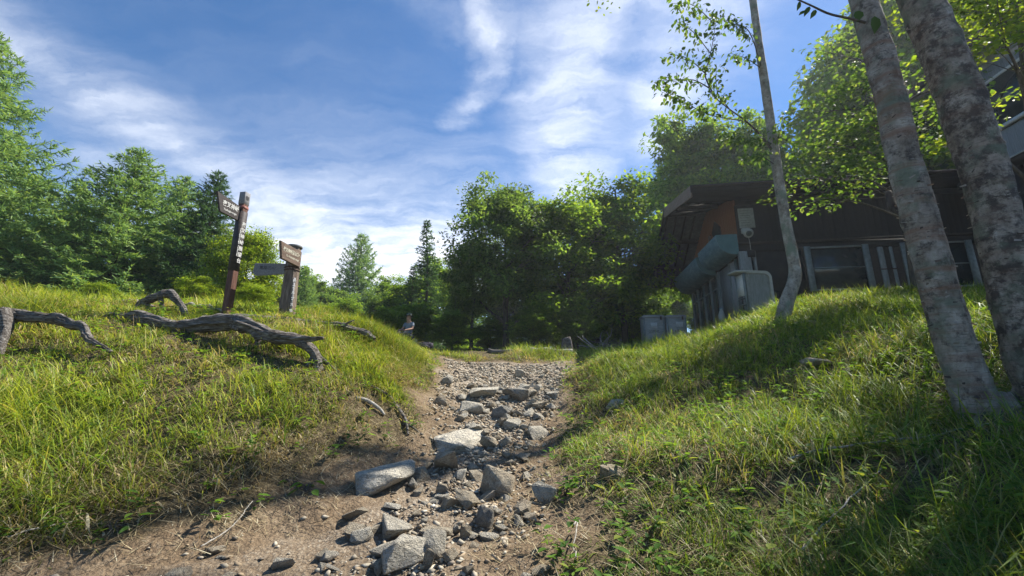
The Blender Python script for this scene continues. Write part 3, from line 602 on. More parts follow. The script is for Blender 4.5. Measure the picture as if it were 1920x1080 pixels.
def roots():
    spec = [('root', [(668,745),(690,757),(712,772),(722,778)], .030, 'thick pale root breaking out of the left bank'),
            ('root', [(690,720),(715,738),(735,752),(748,770)], .022, 'slanting grey root above the thick pale root'),
            ('root', [(744,760),(752,778),(762,795),(766,815)], .028, 'steep root hanging down the left bank by the trail'),
            ('root', [(758,795),(772,806),(788,812)], .018, 'short forked root reaching onto the trail edge'),
            ('root', [(765,708),(780,716),(786,724)], .022, 'stubby broken root in the grass of the bank corner')]
    for k, (nm, px, r, lb) in enumerate(spec):
        p = np.array([G(u, v) for u, v in px]); p[:, 2] += .05; p[0, 2] -= .06; p[-1, 2] -= .05; p[:, 1] -= .03
        q = catmull(p, 16); rr = r * np.linspace(1.15, .55, 16); o = tubes(nm, [(q, rr)], MT['deadwood'] if k != 0 else MT['palewood'], None, 10, rough=.2, groove=.25, seed=40 + k); tag(o, lb, 'root', 'roots exposed in the left bank')
    tw = [([(1075,1010),(1082,1000),(1080,1030),(1075,1050),(1082,1075)], .007, 'pale crooked twig hanging at the right edge of the trail'),
          ([(1480,880),(1560,860),(1640,850),(1760,835),(1860,815)], .010, 'long thin dead stick lying in the shaded right grass'),
          ([(1510,1060),(1560,1000),(1610,950),(1660,900)], .008, 'slanting dead twig in the dark lower right grass'),
          ([(1270,570+45),(1290,590+30),(1310,618),(1335,640)], .012, 'bare stick in the grass beside the storage bins'),
          ([(10,1030),(70,1012),(130,1000)], .007, 'dry twig at the lower left corner bank'),
          ([(370,1050),(430,1010),(470,960)], .006, 'thin dry stalk at the foot of the left bank')]
    for k, (px, r, lb) in enumerate(tw):
        p = np.array([G(u, v) for u, v in px]); p[:, 2] += .09; q = catmull(p, 20) + fbm(np.arange(60).reshape(20, 3) * .9, 2, k).reshape(-1, 1) * .012
        tag(tubes('twig', [(q, r * np.linspace(1, .5, 20))], MT['palewood'], None, 6), lb, 'twig', 'dead twigs on the banks')
roots()

# ------------------------------------------------------------------ signposts
MT['sign_dark'] = pm('sign_dark_paint', [(.3, (.020, .018, .020)), (.6, (.045, .036, .034)), (.8, (.085, .058, .048))], 6, .6, .3, .004, (1, 1, 4))
MT['post_brown'] = pm('post_brown', [(.3, (.060, .026, .018)), (.55, (.13, .058, .038)), (.8, (.21, .12, .085))], 5, .7, .8, .01, (7, 7, .7), fine=(3, .5))
MT['post_log'] = pm('post_log', [(.3, (.075, .055, .042)), (.5, (.18, .135, .105)), (.7, (.30, .24, .19)), (.85, (.40, .34, .28))], 5, .8, 1.0, .015, (6, 6, .6), fine=(3, .5))
MT['board_brown'] = pm('board_brown', [(.3, (.065, .042, .032)), (.5, (.14, .095, .070)), (.7, (.24, .18, .14))], 5, .75, .6, .006, (6, .8, 8), fine=(3, .4))
MT['board_grey'] = pm('board_grey', [(.3, (.16, .16, .17)), (.6, (.26, .26, .27)), (.8, (.36, .36, .36))], 5, .8, .6, .006, (6, .8, 8), fine=(3, .4))
MT['white_paint'] = pm('white_lettering', [(.3, (.40, .40, .39)), (.7, (.66, .66, .64))], 30, .6, 0)
MT['red_paint'] = pm('red_lettering', [(.3, (.16, .055, .045)), (.6, (.26, .10, .08)), (.75, (.30, .22, .20))], 20, .6, 0)
MT['cream_paint'] = pm('cream_lettering', [(.3, (.38, .36, .28)), (.7, (.58, .56, .47))], 25, .6, 0)
MT['grey_paint'] = pm('faded_lettering', [(.3, (.03, .03, .035)), (.7, (.08, .08, .085))], 25, .6, 0)
MT['iron'] = pm('rusty_iron', [(.3, (.035, .022, .018)), (.7, (.10, .055, .04))], 12, .7, .3, .003, metal=.3)
def text_me(s, size, spacing=1.0, ext=.0015, bold=0.0, width=1.0):
    c = bpy.data.curves.new('lettering', 'FONT'); c.body = s; c.size = size; c.align_x = 'CENTER'; c.align_y = 'CENTER'; c.extrude = ext; c.offset = bold; c.space_character = spacing; c.resolution_u = 2
    o = bpy.data.objects.new('tmp', c); COL.objects.link(o); bpy.context.view_layer.update()
    me = bpy.data.meshes.new_from_object(o.evaluated_get(bpy.context.evaluated_depsgraph_get())); bpy.data.objects.remove(o); bpy.data.curves.remove(c); me.materials.clear()
    co = np.array([v.co for v in me.vertices]); 
    if width != 1.0 and len(co): co[:, 0] *= width; me.vertices.foreach_set('co', co.astype(np.float32).ravel()); me.update()
    return me
def lettering(s, size, mat, parent, loc, rot, **kw):
    o = link('lettering', text_me(s, size, **kw), mat, parent); o.location = loc; o.rotation_euler = rot; return o
def signpost_dark():
    b = P(424, 594, 8.2); zt = P(452, 362, 8.2)[2]; z0 = H1(b[0], b[1]) - .1; h = zt - z0
    e = empty('signpost', (b[0], b[1], z0), R_(-10)); w = .068       # local +X looks right, local -Y along the trail towards us
    po = prism('post', [(-w, -w), (w, -w), (w, w), (-w, w)], 'z', 0, h * .985, MT['post_brown'], e, .008)
    cap = box('post_head', (-w - .004, -w - .004, h * .90), (w + .004, w + .004, h), MT['board_grey'], e, .006)
    band = box('red_band', (-w - .003, -w - .003, h * .862), (w + .003, w + .003, h * .885), MT['red_paint'], e)
    sleeve = box('dark_sleeve', (-w - .0025, -w - .0025, h * .37), (w + .0025, w + .0025, h * .84), MT['sign_dark'], e)
    for k, chx in enumerate('夜叉神峠展望台'):
        lettering(chx, .105, MT['white_paint'], sleeve, (w + .004, .018, h * (.735 - k * .0478)), (R_(90), 0, R_(90)), bold=.0016)
    lettering('Yashajin-toge Tenbodai', .038, MT['white_paint'], sleeve, (w + .004, -.048, h * .592), (R_(90), R_(90), R_(90)), bold=.0008, width=1.7)
    lettering('警', .10, MT['grey_paint'], cap, (w + .006, 0, h * .95), (R_(90), 0, R_(90)))
    bl, z1, z2 = .60, h * .765, h * .875
    bd = prism('arm_board', [(-w - bl, z2 + .07), (-w - .002, z2 - .015), (-w - .002, z1 - .02), (-w - bl + .13, z1 + .0)], 'x', -.022, .022, MT['sign_dark'], e, .004)
    zc = (z1 + z2) / 2
    lettering('夜叉神峠', .125, MT['white_paint'], bd, (.0245, -w - .25, zc + .045), (R_(90), 0, R_(90)), bold=.002, width=.78)
    lettering('Yashajin-toge', .062, MT['white_paint'], bd, (.0245, -w - .25, zc - .07), (R_(90), 0, R_(90)), bold=.0008, width=.95)
    tag(e, 'tall dark square signpost with a black arm board and white lettering', 'signpost', 'trail signposts')
signpost_dark()
def signpost_log():
    b = P(536, 600, 9.0); z0 = H1(b[0], b[1]) - .1; h = P(545, 461, 9.0)[2] - z0
    e = empty('signpost', (b[0], b[1], z0), R_(-8)); r = .145
    n = 14; zz_ = np.linspace(0, h - .03, n); p = np.stack([np.zeros(n), np.zeros(n), zz_], -1)
    link('post', tube_me('post', *tube(p, np.linspace(r * 1.08, r * .93, n), 28, rough=.05, groove=.10, seed=4)), MT['post_log'], e, True)
    link('post_cap', tube_me('post_cap', *tube(np.array([(0, 0, h - .055), (0, 0, h - .05), (0, 0, h - .012), (0, 0, h)]), [r * 1.0, r * 1.12, r * 1.12, r * 1.02], 28, rough=.03, seed=2)), MT['board_grey'], e)
    for k, zb in enumerate((h * .655, h * .69)):
        a = np.linspace(0, 2 * np.pi, 33); ring = np.stack([np.cos(a) * r * 1.02, np.sin(a) * r * 1.02, np.full(33, zb)], -1)
        tubes('band', [(ring, .016)], MT['iron'], e, 6, cap=False)
    bl = .66; zt, zb = h * .905, h * .70
    bd = prism('arm_board', [(-bl - .03, zt + .045), (.02, zt + .005), (.02, zb), (-bl + .06, zb + .02)], 'x', r * .86, r * .86 + .055, MT['board_brown'], e, .008)
    xf = r * .86 + .0565; zc = (zt + zb) / 2 + .015
    lettering('夜叉神峠登山口へ', .10, MT['cream_paint'], bd, (xf, -.30, zc + .055), (R_(90), 0, R_(90)), bold=.002, width=.72)
    lettering('To Yashajin-toge', .062, MT['cream_paint'], bd, (xf, -.27, zc - .06), (R_(90), 0, R_(90)), bold=.001, width=1.0)
    b2 = prism('arm_board', [(-.72, h * .60), (-.70, h * .735), (-.05, h * .74), (-.05, h * .60), (-.64, h * .565)], 'y', -.02, .02, MT['board_grey'], e, .005)
    b2.location = (-.06, -.06, 0); b2.rotation_euler = (0, 0, R_(14)); b2['label'] = 'weathered grey blank-looking lower arm board'
    lettering('鳳凰三山', .085, MT['grey_paint'], b2, (-.42, -.0225, h * .675), (R_(90), 0, 0))
    st = box('name_strip', (-.022, -.012, h * .02), (.022, .004, h * .545), MT['board_grey'], e); st.rotation_euler = (0, 0, R_(62)); st.location = (r * 1.10 * math.sin(R_(62)), -r * 1.10 * math.cos(R_(62)), 0)
    for k, chx in enumerate('南アルプス市'):
        lettering(chx, .072, MT['white_paint'], st, (0, -.0135, h * (.50 - .078 * k)), (R_(90), 0, 0), bold=.003)
    tag(e, 'stout round log signpost with a brown and a grey arm board', 'signpost', 'trail signposts')
signpost_log()

# ------------------------------------------------------------------ the lodge
MT['plank_dark'] = pm('plank_dark', [(.3, (.009, .008, .008)), (.6, (.020, .018, .017)), (.8, (.040, .034, .031))], 4, .8, .6, .004, (6, 6, .5), rnd=True, fine=(3, .4))
MT['plank_orange'] = pm('plank_orange', [(.3, (.17, .060, .022)), (.55, (.28, .105, .040)), (.8, (.36, .16, .07))], 4, .7, .6, .004, (6, 6, .5), rnd=True, fine=(3, .4))
MT['timber'] = pm('timber', [(.3, (.022, .016, .013)), (.6, (.042, .031, .025)), (.8, (.075, .057, .045))], 5, .8, .5, .004, (3, .6, 3))
MT['barge'] = pm('barge_board', [(.3, (.17, .115, .085)), (.6, (.27, .19, .145)), (.8, (.34, .26, .21))], 5, .8, .5, .004, (3, .6, 3))
MT['roof'] = pm('roof_sheet', [(.3, (.06, .065, .065)), (.6, (.11, .115, .115)), (.8, (.20, .20, .19))], 5, .5, .3, .004)
MT['teal'] = pm('teal_awning', [(.25, (.085, .17, .22)), (.5, (.14, .25, .31)), (.75, (.22, .34, .40))], 3, .6, .25, .004, (1, 1, 3), fine=(4, .35))
MT['teal_dark'] = pm('teal_awning_end', [(.3, (.045, .11, .12)), (.7, (.075, .16, .17))], 3, .6, .2, .004)
MT['alu'] = pm('aluminium_frame', [(.3, (.13, .155, .155)), (.7, (.22, .25, .25))], 8, .5, .15, .002, metal=.25, fine=(3, .3))
MT['greypost'] = pm('grey_post', [(.3, (.16, .17, .165)), (.7, (.27, .285, .28))], 5, .8, .4, .004, (4, 4, .8), fine=(3, .4))
MT['concrete'] = pm('concrete', [(.3, (.16, .15, .14)), (.7, (.30, .29, .27))], 5, .9, .5, .006, fine=(4, .4))
MT['siding'] = pm('grey_siding', [(.3, (.20, .21, .22)), (.7, (.34, .35, .36))], 4, .7, .4, .004, (5, 5, .6), fine=(3, .35))
MT['near_black'] = pm('black_and_shade', [(.3, (.012, .012, .012)), (.7, (.03, .028, .026))], 3, .9, 0)  # plain near-black; also carries the painted shade of two lodge wall sheets
MT['cream'] = pm('cream_plastic', [(.3, (.27, .27, .245)), (.7, (.38, .38, .35))], 9, .5, .1, .002)
MT['notice'] = pm('notice_board', [(.3, (.16, .165, .14)), (.55, (.26, .265, .23)), (.8, (.34, .34, .30))], 9, .7, .2, .002)
MT['bin_grey'] = pm('bin_grey', [(.3, (.20, .205, .195)), (.6, (.30, .305, .285)), (.8, (.37, .375, .35))], 5, .6, .2, .003, (1, 1, 3), fine=(5, .4))
def glass_mat():
    m, t, b, o = base_mat('window_glass'); v = coords(t); f = noise(t, v, 3, 5)
    L(ramp(t, f, [(.3, (.018, .024, .024)), (.7, (.045, .055, .054))]), b.inputs['Base Color'], t); b.inputs['Roughness'].default_value = .12; b.inputs['Specular IOR Level'].default_value = .5
    bump(t, noise(t, v, 1.3, 2), b, .08, .02); return m
MT['glass'] = glass_mat()
UNIT = {}
def plank(parent, lo, hi, mat, name='plank'):
    if mat not in UNIT:
        me = mesh_np('plank', *boxvf((0, 0, 0), (1, 1, 1))); me.materials.append(MT[mat]); UNIT[mat] = me
    o = bpy.data.objects.new(name, UNIT[mat]); COL.objects.link(o); o.parent = parent; o.location = lo; o.scale = tuple(np.subtract(hi, lo)); return o
def lodge():
    rng = random.Random(5)
    c = P(1400, 565, 15.5); zf = 2.45; AZ = R_(-8)
    e = empty('wooden_lodge', (c[0], c[1], zf), AZ)            # local x: along the front to the right, y: back along the gable side
    WX, DY, EH = 15.0, 7.2, 4.55                                # front length, depth, wall height under the eave
    yr, zr = 3.5, 5.9                                           # ridge
    yn, zn, yf, zfar = -.95, 4.9, 8.15, 3.05                     # near eave, far eave (lower)
    oh = 1.85
    # walls behind the planks
    wl = prism('wall', [(0.06, -1.2), (DY, -1.2), (DY, zfar + .25), (yr, zr - .18), (.06, EH)], 'x', .06, .2, MT['timber'], e)
    fw = box('wall', (.2, .06, -1.2), (WX, .2, EH), MT['timber'], e)
    box('wall', (.2, DY - .14, -1.2), (WX, DY, zfar + .2), MT['timber'], e)
    # dark vertical planks over the windows on the front, and beneath them
    x = .0
    while x < WX:
        w = .19 + rng.random() * .03
        plank(fw, (x, .03 - rng.random() * .008, 2.95), (x + w - .012, .06, EH - .02), 'plank_dark')
        plank(fw, (x, .03 - rng.random() * .008, -.9), (x + w - .012, .06, .98), 'plank_dark'); x += w
    box('ledge', (-.06, -.06, 2.86), (WX, .058, 2.95), MT['timber'], fw)
    box('ledge', (-.06, -.10, 2.55), (WX, -.062, 2.86), MT['plank_dark'], fw).location.y = .12
    # windows of the front
    def front_window(x0, x1, z0=.95, z1=2.62, cat='window'):
        wn_ = box('window', (x0, .005, z0 - .07), (x1, .058, z0), MT['alu'], fw)
        box('pane', (x0 + .1, .03, z0), (x1 - .1, .05, z1), MT['glass'], wn_) if False else None
        return wn_
    def window(x0, x1, z0, z1, rail=True):
        w = empty('window', (0, 0, 0)); w.parent = e
        box('pane', (x0, .035, z0), (x1, .05, z1), MT['glass'], w)
        box('jamb', (x0 - .17, -.03, z0 - .1), (x0 + .05, .034, z1 + .06), MT['alu'], w, .006); box('jamb', (x1 - .05, -.03, z0 - .1), (x1 + .16, .034, z1 + .06), MT['alu'], w, .006)
        box('sill', (x0 + .053, -.05, z0 - .08), (x1 - .053, .032, z0 - .02), MT['alu'], w); box('head', (x0 + .053, -.02, z1 - .03), (x1 - .053, .032, z1 + .03), MT['greypost'], w)
        if rail: box('rail', (x0 + .053, .004, z0 + (z1 - z0) * .5 - .02), (x1 - .053, .03, z0 + (z1 - z0) * .5 + .02), MT['alu'], w)
    window(2.45, 4.35, 1.02, 2.62); window(5.75, 7.75, 1.02, 2.62); window(9.2, 11.0, 1.02, 2.62)
    box('recess_shade', (.5, .04, .98), (2.2, .055, 2.55), MT['near_black'], e)  # flat near-black sheet: the shade of a hollow put into its colour
    box('downpipe', (4.78, -.05, -.6), (4.98, .03, 2.55), MT['greypost'], e, .03); box('downpipe', (5.18, -.04, -.6), (5.30, .03, 2.55), MT['greypost'], e, .03)
    box('pipe_bracket', (4.76, -.055, 1.66), (5.32, -.045, 1.70), MT['iron'], e)
    box('corner_post', (-.10, -.16, -1.0), (.30, .05, 2.56), MT['greypost'], e, .01); box('corner_post', (.42, -.12, -1.0), (.50, .05, 2.56), MT['greypost'], e, .01)
    # notice board, floodlight and switch box at the corner
    nb = box('notice_board', (.10, -.01, 3.55), (.68, .025, 4.38), MT['notice'], e, .01)
    for k in range(7): box('faded_line', (.16, -.013, 4.26 - k * .10), (.16 + .30 + .16 * rng.random(), -.0105, 4.275 - k * .10), MT['grey_paint'], nb)
    fl = empty('floodlight', (.28, -.12, 3.28)); fl.parent = e
    tubes('lamp_head', [(np.array([(0, .02, 0), (0, -.08, -.02), (0, -.16, -.05), (0, -.18, -.06)]), [.10, .17, .18, .15])], MT['cream'], fl, 16)
    tubes('lamp_lens', [(np.array([(0, -.165, -.055), (0, -.2, -.07)]), [.12, .09])], MT['glass'], fl, 14); box('bracket', (-.17, -.02, .02), (.14, .10, .22), MT['cream'], fl, .02)
    sb = box('switch_box', (.18, -.18, 2.30), (.46, -.165, 2.58), MT['plank_dark'], e, .004); tubes('cable', [(np.array([(.32, -.13, 3.1), (.33, -.15, 2.85), (.32, -.17, 2.58)]), [.012] * 3)], MT['cream'], sb, 6)
    # gable side: orange planks above, glazed doors below
    y = .08
    def roofz(yy): return zn + (zr - zn) * (yy - yn) / (yr - yn) if yy < yr else zr + (zfar - zr) * (yy - yr) / (yf - yr)
    while y < DY - .05:
        w = .16 + rng.random() * .03; zt = min(roofz(y), roofz(y + w)) - .22
        plank(wl, (.03 - rng.random() * .008, y, 3.0), (.06, y + w - .01, max(zt, 3.05)), 'plank_orange'); y += w
    lou = prism('vent_window', [(1.75, 3.55), (2.35, 3.5), (2.75, 4.35), (2.3, 4.75), (1.75, 4.3)], 'x', -.03, .028, MT['near_black'], e)
    box('carved_sign', (-.07, 2.95, 3.5), (.02, 3.2, 4.35), MT['board_brown'], e, .02); box('carved_sign', (-.07, 3.35, 3.4), (.02, 3.55, 4.1), MT['deadwood'], e, .02)
    box('lintel', (-.06, .1, 2.62), (.055, DY, 2.98), MT['timber'], e)
    def awning(y0, y1, zt=3.45, r=1.0, hgt=.95):
        a = np.linspace(0, np.pi / 2, 12); ox, oz = -r * np.cos(a) ** .8, zt - hgt * np.sin(a) ** .9
        aw = empty('awning', (-.065, 0, 0)); aw.parent = e
        nseg = max(1, round((y1 - y0) / 1.6)); d = (y1 - y0) / nseg
        for k in range(nseg): prism('awning_shell', [(0, zt + .02), (-r * .93, zt + .02)] + list(zip(ox, oz)), 'y', y0 + k * d + .006, y0 + (k + 1) * d - .006, MT['teal'], aw)
        for yy in (y0 - .012, y1 - .004): prism('awning_end', [(-.002, zt + .012), (-r * .92, zt + .012)] + [(q * .985, zt + (w - zt) * .985) for q, w in zip(ox, oz)], 'y', yy, yy + .016, MT['teal_dark'], aw)
    awning(-.05, 2.35, 3.28, .80, .82); awning(2.7, 6.9, 3.2, .80, .85)
    # doors: four glazed leaves, then a fixed glazed panel next to the corner
    def door(y0, y1, z1=2.42):
        d = empty('door', (0, 0, 0)); d.parent = e
        for a, b in ((y0, y0 + .08), (y1 - .08, y1)): box('stile', (-.05, a, -.35), (.05, b, z1), MT['alu'], d, .005)
        box('top_rail', (-.045, y0 + .082, z1 - .1), (.045, y1 - .082, z1), MT['alu'], d); box('kick_panel', (-.03, y0 + .082, -.35), (.04, y1 - .082, .25), MT['alu'], d)
        box('transom', (-.04, y0 + .082, 1.72), (.04, y1 - .082, 1.79), MT['alu'], d); box('pane', (.0, y0 + .082, .25), (.02, y1 - .082, z1 - .1), MT['glass'], d)
        box('handle', (-.09, y0 + .12, .85), (-.05, y0 + .15, 1.15), MT['iron'], d)
    for k in range(4): door(2.7 + k * 1.02, 2.7 + (k + 1) * 1.02 - .02)
    w = empty('window', (0, 0, 0)); w.parent = e
    box('pane', (0, .62, .35), (.02, 2.45, 2.42), MT['alu'], w).data.materials[0] = MT['siding']
    for a, b in ((.50, .61), (1.18, 1.26), (2.46, 2.62)): box('jamb', (-.05, a, -.35), (.05, b, 2.45), MT['alu'], w, .005)
    box('sill', (-.06, .615, .22), (.04, 2.455, .345), MT['alu'], w)
    box('stone_base', (-.10, -.05, -1.6), (.055, DY + .1, -.36), MT['concrete'], e, .02)
    # roof: two slopes with boards and rafters under the wide gable overhang
    def slope(y0, z0, y1, z1, nm):
        th = .10; o = prism(nm, [(y0, z0), (y1, z1), (y1, z1 + th), (y0, z0 + th)], 'x', -oh, WX + .3, MT['roof'], e, .0); return o
    s1 = slope(yn, zn, yr, zr, 'roof'); s2 = slope(yf, zfar, yr + .002, zr, 'roof')
    k = -oh + .12
    while k < .0:
        for so_, (a, za, b, zb) in ((s1, (yn + .1, zn, yr - .06, zr)), (s2, (yf - .1, zfar, yr + .06, zr))):
            aa, bb = (a, b) if a < b else (b, a); q = lambda yy: za + (zb - za) * (yy - a) / (b - a)
            prism('rafter', [(aa, q(aa) - .12), (bb, q(bb) - .12), (bb, q(bb) - .004), (aa, q(aa) - .004)], 'x', k, k + .07, MT['timber'], so_)
        k += .44
    for yy in (.2, 1.8, 3.4, 5.0, 6.6): box('purlin', (-oh + .03, yy - .06, roofz(yy) - .33), (.02, yy + .06, roofz(yy) - .13), MT['timber'], e)
    def barge(y0, z0, y1, z1, hgt, m):
        return prism('barge_board', [(y0, z0 - hgt + .12), (y1, z1 - hgt + .12), (y1, z1 + .13), (y0, z0 + .13)], 'x', -oh - .05, -oh - .003, MT[m], e)
    barge(yn - .02, zn, yr - .003, zr, .46, 'barge'); barge(yf + .02, zfar, yr + .003, zr, .26, 'timber')
    box('eave_fascia', (-oh - .05, yn - .055, zn - .16), (WX + .3, yn - .004, zn + .14), MT['plank_dark'], e); tubes('gutter', [(np.array([(-oh, yn - .11, zn + .05), (WX * .5, yn - .11, zn + .04), (WX, yn - .11, zn + .02)]), [.05, .05, .05])], MT['timber'], e, 10)
    box('soffit', (-oh + .02, yn + .01, zn - .14), (WX, .02, zn - .10), MT['plank_dark'], e)
    for k in range(16): tubes('roof_stone', [(np.array([(k * .9 - 1.0, yn + .03, zn + .13), (k * .9 - .8 + rng.random() * .3, yn + .05, zn + .135)]), [.022, .018])], MT['palewood'], s1, 6)
    tag(e, 'dark timber lodge with teal barrel awnings and an orange planked gable', 'lodge')
    # upper wing at the right, higher up and nearer
    ox = 7.3; u = empty('wooden_lodge', e.matrix_basis @ Vector((0, 0, 0)) if False else (0, 0, 0)); u.location = (c[0] + ox * math.cos(AZ), c[1] + ox * math.sin(AZ), zf); u.rotation_euler = (0, 0, AZ)
    Y0, Y1, Z0, Z1 = -7.2, -1.05, 4.5, 8.4
    sh = box('wall', (0.05, Y0, Z0), (5.5, Y1, Z1), MT['siding'], u)
    y = Y0
    while y < Y1:                                             # boards on the side that faces the trail
        for z0_, z1_ in ((Z0 + .02, Z0 + .98), (Z1 - .6, Z1 - .02)): plank(sh, (.018 - rng.random() * .006, y, z0_), (.05, y + .235, z1_), 'siding')
        y += .25
    for a, b in ((-4.0, -2.1), (-6.5, -4.6)):
        w = empty('window', (0, 0, 0)); w.parent = u; box('pane', (.0, a, Z0 + 1.15), (.04, b, Z0 + 2.75), MT['glass'], w)
        for p_, q_ in ((a - .09, a), (b, b + .09)): box('jamb', (-.03, p_, Z0 + 1.06), (.045, q_, Z0 + 2.84), MT['white_paint'], w)
        box('sill', (-.08, a + .002, Z0 + 1.03), (.045, b - .002, Z0 + 1.148), MT['white_paint'], w); box('head', (-.03, a + .002, Z0 + 2.752), (.045, b - .002, Z0 + 2.84), MT['white_paint'], w); box('rail', (-.02, a + .002, Z0 + 1.93), (-.002, b - .002, Z0 + 1.98), MT['alu'], w)
    box('floor_beam', (-.12, Y0 - .1, Z0 - .22), (5.6, Y1 + .2, Z0 - .003), MT['timber'], u); box('drip_rail', (-.15, Y0 - .1, Z0 - .05), (-.122, Y1, Z0 - .01), MT['white_paint'], u)
    for yy in (-7.0, -4.8, -2.6): box('stilt', (.1, yy, -2.6), (.3, yy + .2, Z0 - .222), MT['timber'], u)
    box('shade_wall', (.7, Y0 + .1, -2.6), (.9, Y1 + .4, Z0 - .224), MT['near_black'], u)  # wall coloured near-black to paint the deep shade under the wing
    prism('roof', [(-.9, Z1 - .18), (2.8, Z1 + 1.3), (6.4, Z1 - .15), (6.4, Z1 - .02), (2.8, Z1 + 1.45), (-.9, Z1 - .04)], 'y', Y0 - .7, Y1 + .9, MT['roof'], u)
    box('eave_fascia', (-.96, Y0 - .7, Z1 - .3), (-.905, Y1 + .9, Z1 - .02), MT['timber'], u)
    tag(u, 'raised grey upper storey of the lodge seen behind the two big birch trunks', 'lodge')
lodge()

def old_cabinet():
    p = P(1420, 585, 13.2); zg = H1(p[0], p[1]); z1 = P(1420, 508, 13.2)[2]; h = z1 - zg
    e = empty('display_cabinet', (p[0] + .14, p[1], zg), R_(6)); w2 = .48; r = .22
    a = np.linspace(0, np.pi / 2, 7)
    def outline(w, hh, rr): return [(-w, 0), (w, 0)] + [(w - rr + rr * math.cos(t), hh - rr + rr * math.sin(t)) for t in a] + [(-w, hh)]
    prism('panel', outline(w2 - .07, h - .09, r - .05), 'y', -.015, .02, MT['greypost'], e)
    o_, i_ = outline(w2, h, r), outline(w2 - .09, h - .10, r - .06)
    def rim(nm, y0, y1, m):
        bm = bmesh.new(); n = len(o_); Vv = [[bm.verts.new((x, y, z)) for x, z in pts] for y in (y0, y1) for pts in (o_, i_)]
        for k in range(1, n):
            j = (k + 1) % n
            if k == n - 1: continue
            for A, B in ((0, 1), (2, 3), (0, 2), (1, 3)): bm.faces.new((Vv[A][k], Vv[A][j], Vv[B][j], Vv[B][k]))
        bmesh.ops.recalc_face_normals(bm, faces=bm.faces[:]); me = bpy.data.meshes.new(nm); bm.to_mesh(me); bm.free(); link(nm, me, MT[m], e)
    rim('rim', -.06, .06, 'cream')
    box('top_lid', (-w2 - .30, -.08, h - .085), (-w2 + .25, .42, h - .005), MT['cream'], e, .03)
    box('side_frame', (-w2 - .03, -.05, 0), (-w2 + .03, .0, h - .088), MT['alu'], e); box('side_frame', (-w2 - .03, .36, 0), (-w2 + .03, .41, h - .088), MT['alu'], e)
    box('paper', (-w2 - .015, .003, h * .45), (-w2 + .0, .355, h - .12), MT['white_paint'], e)
    for k in (.12, .26, .40): box('shelf', (-w2 - .02, .003, h * k), (-w2 + .10, .355, h * k + .025), MT['alu'], e)
    tag(e, 'old pale-rimmed display cabinet standing before the lodge corner', 'cabinet')
old_cabinet()
def bottle_jug():
    p = P(1353, 590, 16.6); zg = 2.5
    e = empty('water_jug', (p[0], p[1], zg - .2)); tubes('body', [(np.array([(0, 0, 0), (0, 0, .02), (0, 0, .42), (0, 0, .52), (0, 0, .62), (0, 0, .66)]), [.10, .125, .125, .09, .05, .05])], MT['cream'], e, 16)
    tubes('cap', [(np.array([(0, 0, .661), (0, 0, .70)]), [.055, .055])], MT['teal'], e, 12); tag(e, 'white water jug standing beside the lodge doors', 'jug')
bottle_jug()

# ------------------------------------------------------------------ storage bins by the lodge
def bins():
    for k, (u0, u1, Y, lb) in enumerate(((1208, 1249, 17.4, 'grey lidded storage bin, the left one of the pair below the lodge'), (1252, 1290, 17.2, 'grey lidded storage bin, the right one with a dark smudge'))):
        p0, p1 = P(u0, 636, Y), P(u1, 636, Y); w = p1[0] - p0[0]; zg = H1((p0[0] + p1[0]) / 2, Y) - .03; h = P(u0, 591, Y)[2] - zg
        e = empty('storage_bin', ((p0[0] + p1[0]) / 2, Y, zg), R_(-4)); a = w / 2
        box('body', (-a + .03, 0, .12), (a - .03, .62, h - .11), MT['bin_grey'], e, .012)
        for x in (-a + .02, a - .08): box('corner_rail', (x, -.022, 0), (x + .06, -.002, h - .11), MT['alu'], e)
        ld = box('lid', (-a, -.05, h - .108), (a, .66, h - .02), MT['bin_grey'], e, .015); box('lid_ridge', (-a + .05, -.02, h - .02), (a - .05, .62, h + .01), MT['bin_grey'], ld, .008)
        box('handle', (a - .2, -.075, h - .2), (a - .14, -.052, h - .06), MT['iron'], e)
        lvx = -.13 if k == 0 else .0
        for j in range(6): box('vent_slat', (lvx + j * .045, -.012, h * .58), (lvx + j * .045 + .024, -.001, h * .76), MT['white_paint'], e)
        if k == 0: lettering('GSMHL', .16, MT['grey_paint'], e, (-.02, -.004, h * .48), (R_(90), 0, 0), width=.9)
        else:
            for j in range(5): o = box('smudge_stroke', (-.10 + j * .06, -.006, h * (.36 + .02 * (j % 3))), (-.06 + j * .06, -.001, h * (.50 - .03 * (j % 2))), MT['grey_paint'], e); o.rotation_euler = (0, R_(6 * (j - 2)), 0)
        box('skid', (-a + .03, .05, 0), (-a + .12, .6, .118), MT['timber'], e); box('skid', (a - .12, .05, 0), (a - .03, .6, .118), MT['timber'], e)
        tag(e, lb, 'storage bin', 'storage bins beside the lodge')
bins()

